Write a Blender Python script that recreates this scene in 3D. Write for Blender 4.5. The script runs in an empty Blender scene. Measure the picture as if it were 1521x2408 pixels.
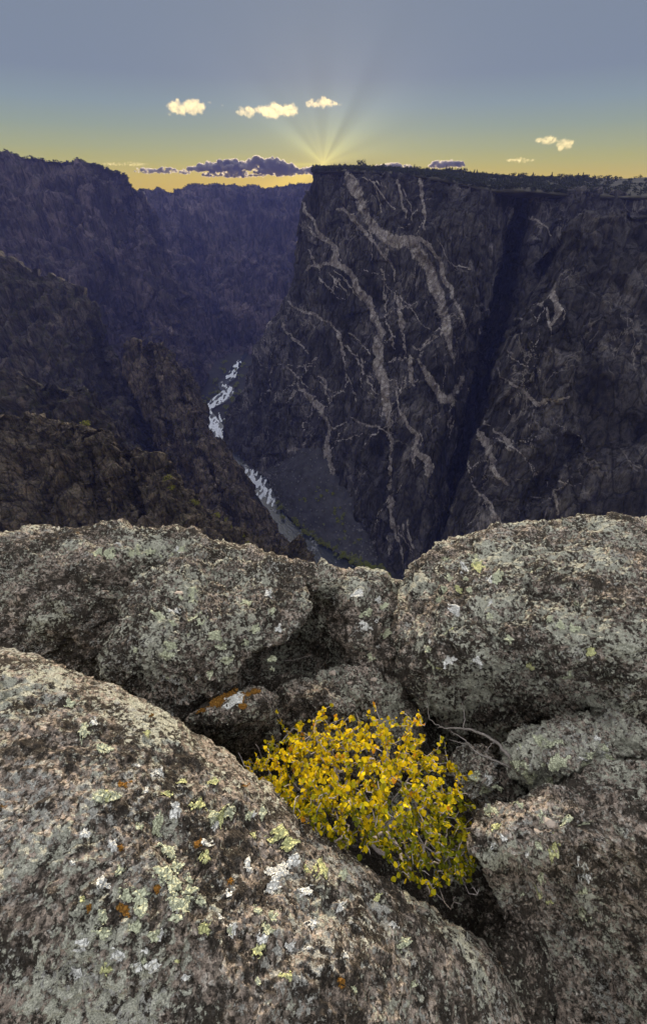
import bpy, math, random
import numpy as np
from mathutils import Vector

SC = bpy.context.scene
COL = SC.collection
R = math.radians

# ------------------------------------------------------------------ camera
PITCH = R(38.6)            # the lens looks down into the canyon
F = 957.0                  # focal length in units of a 1521 wide frame
CX, CY = 760.5, 1204.0
cam = bpy.data.cameras.new('camera')
cam.sensor_fit = 'HORIZONTAL'; cam.sensor_width = 36.0
cam.lens = 36.0 * F / 1521.0
cam.clip_start = 0.05; cam.clip_end = 120000.0
camo = bpy.data.objects.new('camera', cam); COL.objects.link(camo)
camo.rotation_euler = (R(90) - PITCH, 0, 0)
SC.camera = camo
SC.render.resolution_x = 646; SC.render.resolution_y = 1024

# ------------------------------------------------------------------ world, sun, exposure
SUN_EL, SUN_AZ = R(5.0), R(0.0)       # azimuth from +Y towards +X
SUN_DIR = Vector((math.sin(SUN_AZ) * math.cos(SUN_EL), math.cos(SUN_AZ) * math.cos(SUN_EL), math.sin(SUN_EL)))
GLOW_EL = R(2.0)                       # where the sun itself stands, behind the low cloud bank

W = bpy.data.worlds.new('World'); SC.world = W; W.use_nodes = True
nt = W.node_tree; nt.nodes.clear()
def wn(t, **k):
    n = nt.nodes.new(t)
    for a, b in k.items(): setattr(n, a, b)
    return n
def wl(a, b): nt.links.new(a, b)
def wmath(op, a, b=None, c=None, clamp=False):
    n = wn('ShaderNodeMath', operation=op, use_clamp=clamp)
    for i, v in enumerate((a, b, c)):
        if v is None: continue
        if isinstance(v, (int, float)): n.inputs[i].default_value = v
        else: wl(v, n.inputs[i])
    return n.outputs[0]
def ramp_fill(r, stops, interp='LINEAR'):
    r.color_ramp.interpolation = interp
    e = r.color_ramp.elements
    while len(e) > 1: e.remove(e[-1])
    for i, (p, c) in enumerate(stops):
        x = e[0] if i == 0 else e.new(p)
        x.position = p
        x.color = (c[0], c[1], c[2], 1) if hasattr(c, '__len__') else (c, c, c, 1)
tc = wn('ShaderNodeTexCoord')
nrm = wn('ShaderNodeVectorMath', operation='NORMALIZE'); wl(tc.outputs['Generated'], nrm.inputs[0])
sx = wn('ShaderNodeSeparateXYZ'); wl(nrm.outputs[0], sx.inputs[0])
dx, dy, dz = sx.outputs
sky = wn('ShaderNodeTexSky', sky_type='NISHITA', sun_disc=False)
sky.sun_elevation = SUN_EL; sky.sun_rotation = SUN_AZ
sky.altitude = 2400; sky.air_density = 1.0; sky.dust_density = 2.0; sky.ozone_density = 1.5
# colour by height over the horizon; unseen overhead sky brightened to light the foreground
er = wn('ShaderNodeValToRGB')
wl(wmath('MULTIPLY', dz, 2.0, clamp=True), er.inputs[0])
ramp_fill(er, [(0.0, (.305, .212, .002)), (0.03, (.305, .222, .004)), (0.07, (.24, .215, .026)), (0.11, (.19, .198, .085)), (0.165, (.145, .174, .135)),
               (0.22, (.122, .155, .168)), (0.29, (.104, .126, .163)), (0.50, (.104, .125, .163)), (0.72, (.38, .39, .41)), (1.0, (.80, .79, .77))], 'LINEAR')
# warm glow round the sun
gs = Vector((math.sin(SUN_AZ) * math.cos(GLOW_EL), math.cos(SUN_AZ) * math.cos(GLOW_EL), math.sin(GLOW_EL)))
dp = wn('ShaderNodeVectorMath', operation='DOT_PRODUCT'); wl(nrm.outputs[0], dp.inputs[0]); dp.inputs[1].default_value = gs
ang = wmath('MULTIPLY', wmath('ARCCOSINE', wmath('MINIMUM', dp.outputs['Value'], 0.999999)), 57.29578)
g1 = wmath('POWER', 2.718, wmath('MULTIPLY', ang, -1 / 4.2))
g2 = wmath('POWER', 2.718, wmath('MULTIPLY', ang, -1 / 0.6))
# crepuscular rays: brightness that changes with the bearing round the sun
th = wmath('ARCTAN2', wmath('SUBTRACT', dz, gs.z), wmath('SUBTRACT', dx, gs.x))
rn = wn('ShaderNodeTexNoise', noise_dimensions='1D'); rn.inputs['Scale'].default_value = 1.55; rn.inputs['Detail'].default_value = 1.0
wl(wmath('ADD', th, 3.7), rn.inputs['W'])
rr = wn('ShaderNodeValToRGB'); wl(rn.outputs[0], rr.inputs[0]); ramp_fill(rr, [(0.32, 0.0), (0.66, 1.0)], 'EASE')
rayw = wmath('POWER', 2.718, wmath('MULTIPLY', ang, -1 / 3.4))
wide = wmath('ADD', 0.35, wmath('MULTIPLY', wmath('ABSOLUTE', wmath('COSINE', th)), 1.1))   # strongest low over the horizon
rays = wmath('MULTIPLY', wmath('MULTIPLY', wmath('SUBTRACT', rr.outputs[0], 0.55), wide), wmath('MULTIPLY', wmath('MULTIPLY', rayw, wmath('SUBTRACT', 1.0, wmath('POWER', 2.718, wmath('MULTIPLY', ang, -0.5)))), 1.05))
glow = wmath('ADD', wmath('MULTIPLY', g1, 0.10), wmath('MULTIPLY', g2, 0.14))
gc = wn('ShaderNodeMix', data_type='RGBA', blend_type='MIX'); gc.inputs[0].default_value = 1
gm = wn('ShaderNodeVectorMath', operation='SCALE'); gm.inputs[0].default_value = (1.0, .80, .26); wl(glow, gm.inputs['Scale'])
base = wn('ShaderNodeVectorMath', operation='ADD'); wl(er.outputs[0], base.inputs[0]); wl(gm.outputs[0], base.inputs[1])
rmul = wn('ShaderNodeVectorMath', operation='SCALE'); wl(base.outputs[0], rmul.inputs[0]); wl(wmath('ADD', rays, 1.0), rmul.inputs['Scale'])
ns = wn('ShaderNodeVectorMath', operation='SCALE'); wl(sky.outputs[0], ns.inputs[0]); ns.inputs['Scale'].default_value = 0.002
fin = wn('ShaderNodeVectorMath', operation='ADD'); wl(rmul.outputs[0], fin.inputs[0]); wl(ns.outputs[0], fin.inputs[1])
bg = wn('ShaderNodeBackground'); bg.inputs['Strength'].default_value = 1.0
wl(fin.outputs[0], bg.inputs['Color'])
wo = wn('ShaderNodeOutputWorld'); wl(bg.outputs[0], wo.inputs['Surface'])

sun = bpy.data.lights.new('sun', 'SUN'); sun.energy = 4.0; sun.angle = R(7.0); sun.color = (1.0, .82, .56)
suno = bpy.data.objects.new('sun', sun); COL.objects.link(suno)
suno.rotation_euler = SUN_DIR.to_track_quat('Z', 'Y').to_euler()

SC.view_settings.view_transform = 'Standard'; SC.view_settings.look = 'None'
SC.view_settings.gamma = 1.0; SC.view_settings.exposure = 0.95
SC.render.engine = 'CYCLES'
SC.cycles.use_denoising = True
SC.cycles.max_bounces = 5; SC.cycles.diffuse_bounces = 3; SC.cycles.glossy_bounces = 2
SC.cycles.volume_bounces = 1; SC.cycles.transparent_max_bounces = 48
SC.cycles.caustics_reflective = False; SC.cycles.caustics_refractive = False

# ------------------------------------------------------------------ numeric helpers
rng = np.random.default_rng(11)
random.seed(5)
cp, sp = math.cos(PITCH), math.sin(PITCH)
def rays_of(px, py):
    u = (np.asarray(px, float) - CX) / F; v = (CY - np.asarray(py, float)) / F
    return np.stack([u, cp + v * sp, -sp + v * cp], -1)
def at_y(px, py, Y):           # place at a forward distance
    d = rays_of(px, py); return d * (np.asarray(Y, float) / d[..., 1])[..., None]
def at_z(px, py, z):           # place at a height
    d = rays_of(px, py); return d * (np.asarray(z, float) / d[..., 2])[..., None]
RIVER_Z = -550.0
def y_river(py):
    d = rays_of(CX, py); return RIVER_Z / d[..., 2] * d[..., 1]

PERM = rng.permutation(256); PERM = np.concatenate([PERM, PERM, PERM])
G = rng.normal(size=(256, 3)); G /= np.linalg.norm(G, axis=1)[:, None]
RV = rng.random(256)
def gnoise(p):
    pi = np.floor(p).astype(np.int64); pf = p - pi; pi &= 255
    w = pf * pf * pf * (pf * (pf * 6 - 15) + 10)
    out = np.zeros(p.shape[0])
    for i in (0, 1):
        a = PERM[pi[:, 0] + i]; wx = w[:, 0] if i else 1 - w[:, 0]
        for j in (0, 1):
            b = PERM[a + pi[:, 1] + j]; wy = w[:, 1] if j else 1 - w[:, 1]
            for k in (0, 1):
                g = G[PERM[b + pi[:, 2] + k]]; wz = w[:, 2] if k else 1 - w[:, 2]
                d = g[:, 0] * (pf[:, 0] - i) + g[:, 1] * (pf[:, 1] - j) + g[:, 2] * (pf[:, 2] - k)
                out += d * (wx * wy * wz)
    return out * 1.5
def fbm(p, octv=4, lac=2.05, gain=.5):
    s = np.zeros(p.shape[0]); a = 1.0
    for o in range(octv):
        s += a * gnoise(p + o * 17.3); p = p * lac; a *= gain
    return s
def ridged(p, octv=3, gain=.5):
    s = np.zeros(p.shape[0]); a = 1.0
    for o in range(octv):
        s += a * (1 - 2 * np.abs(gnoise(p + o * 9.1))); p = p * 2.1; a *= gain
    return s - .72
def cells(p):
    """random value of the nearest cell and distance to it: angular blocks"""
    pi = np.floor(p).astype(np.int64); best = np.full(p.shape[0], 9e9); val = np.zeros(p.shape[0])
    for i in (-1, 0, 1):
        for j in (-1, 0, 1):
            for k in (-1, 0, 1):
                q = pi + (i, j, k); qm = q & 255
                h = PERM[PERM[PERM[qm[:, 0]] + qm[:, 1]] + qm[:, 2]]
                c = q + 0.5 + 0.42 * G[h]
                d = ((c - p) ** 2).sum(1); m = d < best
                best = np.where(m, d, best); val = np.where(m, RV[h], val)
    return val, np.sqrt(best)
def facets(p):
    """a random tilt inside each cell: broken planes with small ledges between them"""
    pi = np.floor(p).astype(np.int64); best = np.full(p.shape[0], 9e9); val = np.zeros(p.shape[0])
    for i in (-1, 0, 1):
        for j in (-1, 0, 1):
            for k in (-1, 0, 1):
                q = pi + (i, j, k); qm = q & 255
                h = PERM[PERM[PERM[qm[:, 0]] + qm[:, 1]] + qm[:, 2]]
                r = p - (q + 0.5 + 0.42 * G[h]); d = (r ** 2).sum(1); m = d < best
                best = np.where(m, d, best); val = np.where(m, (r * G[(h + 37) & 255]).sum(1), val)
    return val
def catmull(P, n, closed=False):
    """P (k, ...) -> (n, ...) through the points"""
    P = np.asarray(P, float); k = P.shape[0]
    t = np.linspace(0, k if closed else k - 1, n, endpoint=not closed)
    i = np.minimum(np.floor(t).astype(int), (k if closed else k - 1) - 1); f = t - i
    f = f.reshape((-1,) + (1,) * (P.ndim - 1))
    idx = (lambda a: a % k) if closed else (lambda a: np.clip(a, 0, k - 1))
    p0, p1, p2, p3 = P[idx(i - 1)], P[idx(i)], P[idx(i + 1)], P[idx(i + 2)]
    return .5 * (2 * p1 + (p2 - p0) * f + (2 * p0 - 5 * p1 + 4 * p2 - p3) * f ** 2 + (3 * p1 - p0 - 3 * p2 + p3) * f ** 3)
def tps(pts):
    """thin plate surface through (x, y, value) points"""
    P = np.asarray(pts, float); X = P[:, :2] / 300.0; n = len(P)
    def U(r2): return np.where(r2 > 1e-12, r2 * np.log(np.maximum(r2, 1e-12)), 0) * .5
    K = U(((X[:, None] - X[None]) ** 2).sum(-1)) + np.eye(n) * 1e-3
    A = np.zeros((n + 3, n + 3)); A[:n, :n] = K; A[:n, n] = 1; A[:n, n + 1:] = X; A[n, :n] = 1; A[n + 1:, :n] = X.T
    w = np.linalg.solve(A, np.concatenate([P[:, 2], np.zeros(3)]))
    def f(px, py):
        q = np.stack([np.ravel(px), np.ravel(py)], -1) / 300.0
        r = U(((q[:, None] - X[None]) ** 2).sum(-1)) @ w[:n] + w[n] + q @ w[n + 1:]
        return r.reshape(np.shape(px))
    return f
def poly_dist(px, py, line):
    """distance to a polyline with a width per point, in half widths (0 centre, 1 edge)"""
    L = np.asarray(line, float); best = np.full(px.shape, 9e9)
    for a, b in zip(L[:-1], L[1:]):
        d = b[:2] - a[:2]; l2 = max((d ** 2).sum(), 1e-9)
        t = np.clip(((px - a[0]) * d[0] + (py - a[1]) * d[1]) / l2, 0, 1)
        dd = np.hypot(px - a[0] - t * d[0], py - a[1] - t * d[1]) / np.maximum((a[2] + t * (b[2] - a[2])) * .5, .5)
        best = np.minimum(best, dd)
    return best

# ------------------------------------------------------------------ object helpers
def mesh_np(name, V, Fq, mat=None, smooth=False, attrs=None):
    V = np.ascontiguousarray(V, np.float32); Fq = np.ascontiguousarray(Fq, np.int32)
    me = bpy.data.meshes.new(name); n, k = Fq.shape
    me.vertices.add(len(V)); me.vertices.foreach_set('co', V.ravel())
    me.loops.add(n * k); me.loops.foreach_set('vertex_index', Fq.ravel())
    me.polygons.add(n); me.polygons.foreach_set('loop_start', np.arange(0, n * k, k, dtype=np.int32))
    if smooth: me.polygons.foreach_set('use_smooth', np.ones(n, bool))
    for an, av in (attrs or {}).items():
        a = me.attributes.new(an, 'FLOAT', 'POINT'); a.data.foreach_set('value', np.ascontiguousarray(av, np.float32))
    me.update(calc_edges=True); me.validate()
    if mat: me.materials.append(mat)
    return me
def link(name, data, parent=None, loc=None):
    o = bpy.data.objects.new(name, data); COL.objects.link(o)
    if loc is not None: o.location = loc
    if parent is not None: o.parent = parent
    return o
def tag(o, label=None, cat=None, group=None, kind=None):
    if label: o['label'] = label
    if cat: o['category'] = cat
    if group: o['group'] = group
    if kind: o['kind'] = kind
    return o
def submesh(V, Fq, keep, attrs):
    f = Fq[keep]; u, inv = np.unique(f, return_inverse=True)
    return V[u], inv.reshape(f.shape), {k: a[u] for k, a in attrs.items()}
def grid_faces(nr, nc, wrap=False):
    i = np.arange(nr - 1)[:, None]; j = np.arange(nc if wrap else nc - 1)[None]; j2 = (j + 1) % nc
    return np.stack([i * nc + j, i * nc + j2, (i + 1) * nc + j2, (i + 1) * nc + j], -1).reshape(-1, 4)
class MB:
    def __init__(s): s.v = []; s.f = []; s.n = 0
    def add(s, V, Fc):
        s.v.append(np.asarray(V, float)); s.f += [tuple(int(i) + s.n for i in f) for f in Fc]; s.n += len(V)
    def tube(s, P, rad, k=6):
        P = np.asarray(P, float); n = len(P); V = []
        T = np.gradient(P, axis=0); T /= np.linalg.norm(T, axis=1)[:, None] + 1e-12
        ref = np.array([.31, .52, .79]); A = np.cross(T, ref); A /= np.linalg.norm(A, axis=1)[:, None] + 1e-9; B = np.cross(T, A)
        a = np.arange(k) * 2 * math.pi / k
        for i in range(n): V.append(P[i] + rad[i] * (np.cos(a)[:, None] * A[i] + np.sin(a)[:, None] * B[i]))
        Fc = [(i * k + j, i * k + (j + 1) % k, (i + 1) * k + (j + 1) % k, (i + 1) * k + j) for i in range(n - 1) for j in range(k)]
        Fc += [tuple(range(k))[::-1], tuple((n - 1) * k + j for j in range(k))]
        s.add(np.concatenate(V), Fc)
    def mesh(s, name, mat, smooth=False, origin=None):
        V = np.concatenate(s.v)
        if origin is not None: V = V - np.asarray(origin)
        me = bpy.data.meshes.new(name); me.from_pydata(V.tolist(), [], s.f)
        if smooth: me.polygons.foreach_set('use_smooth', np.ones(len(me.polygons), bool))
        if mat: me.materials.append(mat)
        me.update(); return me

# ------------------------------------------------------------------ materials
class NT:
    def __init__(s, name):
        s.m = bpy.data.materials.new(name); s.m.use_nodes = True; s.t = s.m.node_tree; s.t.nodes.clear()
        s.out = s.n('ShaderNodeOutputMaterial')
    def n(s, t, **k):
        x = s.t.nodes.new(t)
        for a, b in k.items(): setattr(x, a, b)
        return x
    def put(s, v, sock):
        if v is None: return
        if isinstance(v, (int, float)): sock.default_value = v
        elif isinstance(v, tuple): sock.default_value = v if len(v) == len(sock.default_value) else v + (1,)
        else: s.t.links.new(v, sock)
    def math(s, op, a, b=None, clamp=False):
        x = s.n('ShaderNodeMath', operation=op, use_clamp=clamp); s.put(a, x.inputs[0]); s.put(b, x.inputs[1]); return x.outputs[0]
    def mix(s, f, a, b, blend='MIX'):
        x = s.n('ShaderNodeMix', data_type='RGBA', blend_type=blend)
        s.put(f, x.inputs[0]); s.put(a, x.inputs[6]); s.put(b, x.inputs[7]); return x.outputs[2]
    def noise(s, vec, scale, detail=5, rough=.55, dist=0, which=0):
        x = s.n('ShaderNodeTexNoise'); s.put(vec, x.inputs['Vector']); x.inputs['Scale'].default_value = scale
        x.inputs['Detail'].default_value = detail; x.inputs['Roughness'].default_value = rough; x.inputs['Distortion'].default_value = dist
        return x.outputs[which]
    def voro(s, vec, scale, feature='F1', out='Distance', rand=1.0):
        x = s.n('ShaderNodeTexVoronoi', feature=feature); s.put(vec, x.inputs['Vector']); x.inputs['Scale'].default_value = scale
        x.inputs['Randomness'].default_value = rand
        return x.outputs[out]
    def ramp(s, v, stops, interp='LINEAR'):
        x = s.n('ShaderNodeValToRGB'); s.put(v, x.inputs[0]); ramp_fill(x, stops, interp); return x.outputs[0]
    def coord(s, which='Object', scale=None):
        c = s.n('ShaderNodeTexCoord').outputs[which]
        if scale is None: return c
        m = s.n('ShaderNodeMapping'); s.put(c, m.inputs[0]); m.inputs['Scale'].default_value = scale; return m.outputs[0]
    def attr(s, name):
        x = s.n('ShaderNodeAttribute', attribute_name=name); return x.outputs['Fac']
    def bump(s, h, dist, strength=1.0, normal=None):
        x = s.n('ShaderNodeBump'); s.put(h, x.inputs['Height']); x.inputs['Distance'].default_value = dist
        x.inputs['Strength'].default_value = strength; s.put(normal, x.inputs['Normal']); return x.outputs[0]
    def bsdf(s, col, rough=.9, normal=None, spec=.2, **k):
        b = s.n('ShaderNodeBsdfPrincipled'); s.put(col, b.inputs['Base Color']); s.put(rough, b.inputs['Roughness'])
        b.inputs['Specular IOR Level'].default_value = spec; s.put(normal, b.inputs['Normal'])
        for a, v in k.items(): s.put(v, b.inputs[a.replace('_', ' ')])
        s.t.links.new(b.outputs[0], s.out.inputs['Surface']); return b

def cliff_mat(name, dark, light, rust, unit=1.0, veg=.0, crack=.75, hair=.0):
    """gneiss wall, unit = metres of the coarse grain"""
    m = NT(name); P = m.coord('Object')
    vs = m.coord('Object', (1, 1, .22))
    n1 = m.noise(vs, .035 / unit, 8, .68, .6)
    n2 = m.noise(vs, .12 / unit, 6, .7, .3)
    c = m.mix(m.ramp(n1, [(.38, 0), (.62, 1)]), dark + (1,), light + (1,))
    c = m.mix(m.math('MULTIPLY', m.ramp(n2, [(.48, 0), (.72, 1)]), .6), c, rust + (1,))
    n3 = m.noise(vs, .3 / unit, 6, .75)
    c = m.mix(m.math('MULTIPLY', m.ramp(n3, [(.38, 1), (.55, 0)]), crack), c, tuple(x * .3 for x in dark) + (1,))
    fv = m.noise(m.coord('Object', (1, 1, .07)), .10 / unit, 6, .62, .5)
    fv = m.ramp(m.math('ABSOLUTE', m.math('SUBTRACT', fv, .5)), [(.0, 1), (.022, 0)])
    c = m.mix(m.math('MULTIPLY', fv, m.ramp(n2, [(.40, .9), (.6, .2)])), c, tuple(x * .25 for x in dark) + (1,))
    je = m.voro(m.coord('Object', (1, 1, .22)), .055 / unit, 'DISTANCE_TO_EDGE')
    c = m.mix(m.math('MULTIPLY', m.ramp(je, [(.0, 1), (.06, 0)]), .75), c, tuple(x * .22 for x in dark) + (1,))
    jc = m.n('ShaderNodeSeparateColor'); m.put(m.voro(m.coord('Object', (1, 1, .22)), .055 / unit, out='Color'), jc.inputs[0])
    c = m.mix(1.0, c, m.ramp(jc.outputs[0], [(0, .62), (1, 1.3)]), 'MULTIPLY')
    lf = m.noise(P, .011 / unit, 4, .6)
    c = m.mix(1.0, c, m.ramp(lf, [(.34, .55), (.5, 1.0), (.66, 1.35)]), 'MULTIPLY')
    if veg:
        v = m.math('MULTIPLY', m.ramp(m.noise(P, .08 / unit, 7, .7), [(.53, 0), (.58, 1)]), veg)
        c = m.mix(v, c, (.035, .042, .012, 1))
    hl = m.noise(m.coord('Object', (1, 1, .45)), .018 / unit, 5, .6, 1.2)
    hl = m.ramp(m.math('ABSOLUTE', m.math('SUBTRACT', hl, .5)), [(.0, 1), (.018, 0)])
    hl = m.math('MULTIPLY', hl, m.ramp(m.noise(P, .011 / unit, 3), [(.46, 0), (.60, .8)]))
    c = m.mix(m.math('MULTIPLY', hl, hair), c, (.26, .235, .235, 1))
    va = m.attr('vein')
    vn = m.noise(P, .20 / unit, 8, .75)
    vm = m.ramp(m.math('ADD', va, m.math('MULTIPLY', m.math('SUBTRACT', vn, .5), .7)), [(.40, 0), (.60, .82)])
    vc = m.ramp(m.noise(P, .10 / unit, 6, .7), [(.3, (.12, .10, .098)), (.5, (.29, .262, .262)), (.68, (.45, .425, .43))])
    vc = m.mix(m.ramp(n3, [(.36, .75), (.50, 0)]), vc, (.10, .085, .08, 1))
    ve = m.voro(m.coord('Object', (1, 1, .6)), .13 / unit, 'DISTANCE_TO_EDGE')
    vc = m.mix(m.ramp(ve, [(.0, .8), (.07, 0)]), vc, (.07, .06, .06, 1))
    c = m.mix(vm, c, vc)
    h = m.math('ADD', m.math('MULTIPLY', n3, 1.0), m.math('MULTIPLY', n2, 2.0))
    m.bsdf(c, .9, m.bump(m.math('ADD', h, m.math('MULTIPLY', m.ramp(je, [(.0, 0), (.12, 1)]), 1.2)), 4.0 * unit, 1.0), .1)
    return m.m

def rock_mat(name, green=.5, dark=.5, pink=.5, orange=.2, white=.3, stretch=None):
    """lichen crusted coarse granite; the numbers are how much of each crust covers it"""
    m = NT(name); O = m.coord('Object', stretch)
    wv = m.n('ShaderNodeVectorMath', operation='ADD')
    wsub = m.n('ShaderNodeVectorMath', operation='SCALE'); m.put(m.noise(O, 22, 3, .6, 0, 1), wsub.inputs[0]); wsub.inputs['Scale'].default_value = .03
    m.put(O, wv.inputs[0]); m.put(wsub.outputs[0], wv.inputs[1]); Wp = wv.outputs[0]
    big = m.noise(O, 2.3, 4, .6)
    # crystals of feldspar, quartz and mica
    cc = m.n('ShaderNodeSeparateColor'); m.put(m.voro(Wp, 95, out='Color'), cc.inputs[0])
    cd = m.voro(Wp, 95)
    c = m.ramp(cc.outputs[0], [(0, (.09, .077, .068)), (.22, (.30, .255, .225)), (.5, (.50, .425, .37)), (.75, (.66, .56 - .03 * pink, .50 - .05 * pink)), (1, (.82, .78, .73))])
    c2 = m.n('ShaderNodeSeparateColor'); m.put(m.voro(Wp, 34, out='Color'), c2.inputs[0])
    c = m.mix(m.ramp(c2.outputs[1], [(.80, 0), (.90, .75)]), c, (.66, .54, .47, 1))
    # black crust
    dk = m.noise(O, 13, 10, .74, .3)
    dk = m.math('ADD', dk, m.math('MULTIPLY', m.math('SUBTRACT', big, .5), -.35))
    t = .36 + .22 * dark
    dkm = m.ramp(dk, [(t - .05, 1), (t + .05, 0)])
    t2 = .36 + .13 * dark
    dkm = m.math('MAXIMUM', dkm, m.ramp(m.noise(O, 55, 5, .7), [(t2 - .03, 1), (t2 + .05, 0)]))
    c = m.mix(m.math('MULTIPLY', dkm, .93), c, m.ramp(m.noise(O, 140, 3, .7), [(.35, (.010, .009, .008)), (.55, (.034, .029, .025)), (.75, (.10, .085, .07))]))
    # rusty and ochre film
    og = m.noise(O, 5, 9, .75)
    e = .70 - .16 * orange
    om = m.math('MULTIPLY', m.ramp(og, [(e, 0), (e + .05, 1)]), m.ramp(m.noise(O, 45, 4, .7), [(.44, 0), (.54, 1)]))
    c = m.mix(m.math('MULTIPLY', om, .85), c, m.ramp(m.noise(O, 60, 3), [(.3, (.24, .085, .012)), (.7, (.42, .24, .04))]))
    # grey white crust lichen
    wl_ = m.math('ADD', m.noise(O, 44, 9, .70, .2), m.math('MULTIPLY', m.math('SUBTRACT', m.noise(O, 4.1, 3), .5), .55))
    e = .68 - .16 * white
    wm = m.ramp(wl_, [(e, 0), (e + .03, 1)])
    c = m.mix(wm, c, m.ramp(m.noise(O, 170, 3, .7), [(.3, (.36, .36, .34)), (.62, (.78, .78, .75))]))
    # pale green crust lichen, cracked into areoles
    gl = m.math('ADD', m.noise(O, 40, 9, .72, .3), m.math('MULTIPLY', m.math('SUBTRACT', m.noise(O, 2.9, 5, .65), .5), .75))
    e = .66 - .24 * green
    gm_ = m.ramp(gl, [(e, 0), (e + .035, 1)])
    ed = m.voro(Wp, 150, 'DISTANCE_TO_EDGE')
    gcol = m.ramp(m.noise(O, 80, 4, .75), [(.28, (.30, .31, .235)), (.40, (.60, .615, .52)), (.56, (.84, .85, .75))])
    gcol = m.mix(m.ramp(ed, [(.0, .5), (.06, 0)]), gcol, (.10, .11, .07, 1))
    c = m.mix(m.math('MULTIPLY', gm_, .95), c, gcol)
    grit = m.noise(O, 260, 3, .8)
    c = m.mix(1.0, c, m.ramp(grit, [(.32, .45), (.5, .95), (.68, 1.35)]), 'MULTIPLY')
    c = m.mix(m.ramp(m.noise(O, 190, 4, .8), [(.66, 0), (.70, .8)]), c, (.78, .75, .70, 1))
    lich = m.math('MAXIMUM', gm_, wm)
    # relief
    h = m.math('ADD', m.math('MULTIPLY', cd, .6), m.math('MULTIPLY', m.noise(O, 42, 8, .75), 2.6))
    h = m.math('ADD', h, m.math('MULTIPLY', lich, m.math('ADD', .45, m.math('MULTIPLY', m.ramp(ed, [(0, 0), (.12, 1)]), .35))))
    h = m.math('SUBTRACT', h, m.math('MULTIPLY', dkm, .35))
    m.bsdf(c, .92, m.bump(h, .014, 1.0), .12)
    return m.m

def plain_mat(name, col, var=.4, scale=20, rough=.85, bump=0):
    m = NT(name); P = m.coord('Object'); n = m.noise(P, scale, 5, .65)
    c = m.mix(m.ramp(n, [(.3, 0), (.7, 1)]), tuple(x * (1 - var) for x in col) + (1,), tuple(min(1, x * (1 + var)) for x in col) + (1,))
    m.bsdf(c, rough, m.bump(n, bump) if bump else None, .2)
    return m.m
def leaf_mat(name, col, back=1.0, trans=.35):
    m = NT(name)
    oi = m.n('ShaderNodeObjectInfo').outputs['Random']
    a = m.attr('tint'); r = m.math('FRACT', m.math('ADD', oi, a))
    c = m.mix(r, tuple(x * .5 for x in col) + (1,), tuple(min(1, x * 1.25) for x in col) + (1,))
    sp_ = m.ramp(m.noise(m.coord('Object'), 300, 3), [(.66, 0), (.76, .35)])
    c = m.mix(sp_, c, (col[0] * .45, col[1] * .25, .01, 1))
    d = m.n('ShaderNodeBsdfPrincipled'); m.put(c, d.inputs['Base Color']); d.inputs['Roughness'].default_value = .75; d.inputs['Specular IOR Level'].default_value = .12
    t = m.n('ShaderNodeBsdfTranslucent'); m.put(c, t.inputs['Color'])
    x = m.n('ShaderNodeMixShader'); x.inputs[0].default_value = trans
    m.t.links.new(d.outputs[0], x.inputs[1]); m.t.links.new(t.outputs[0], x.inputs[2]); m.t.links.new(x.outputs[0], m.out.inputs['Surface'])
    return m.m

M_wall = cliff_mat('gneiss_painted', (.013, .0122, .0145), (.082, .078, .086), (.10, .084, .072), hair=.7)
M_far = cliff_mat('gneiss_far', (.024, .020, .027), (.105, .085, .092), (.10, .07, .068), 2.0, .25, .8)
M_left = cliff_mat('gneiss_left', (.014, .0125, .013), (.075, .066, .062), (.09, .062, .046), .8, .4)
M_spire = cliff_mat('gneiss_spire', (.017, .015, .014), (.13, .108, .092), (.165, .112, .08), .6, .25)
M_near = cliff_mat('gneiss_near', (.015, .013, .012), (.13, .109, .090), (.15, .102, .070), .34, .22)

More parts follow.
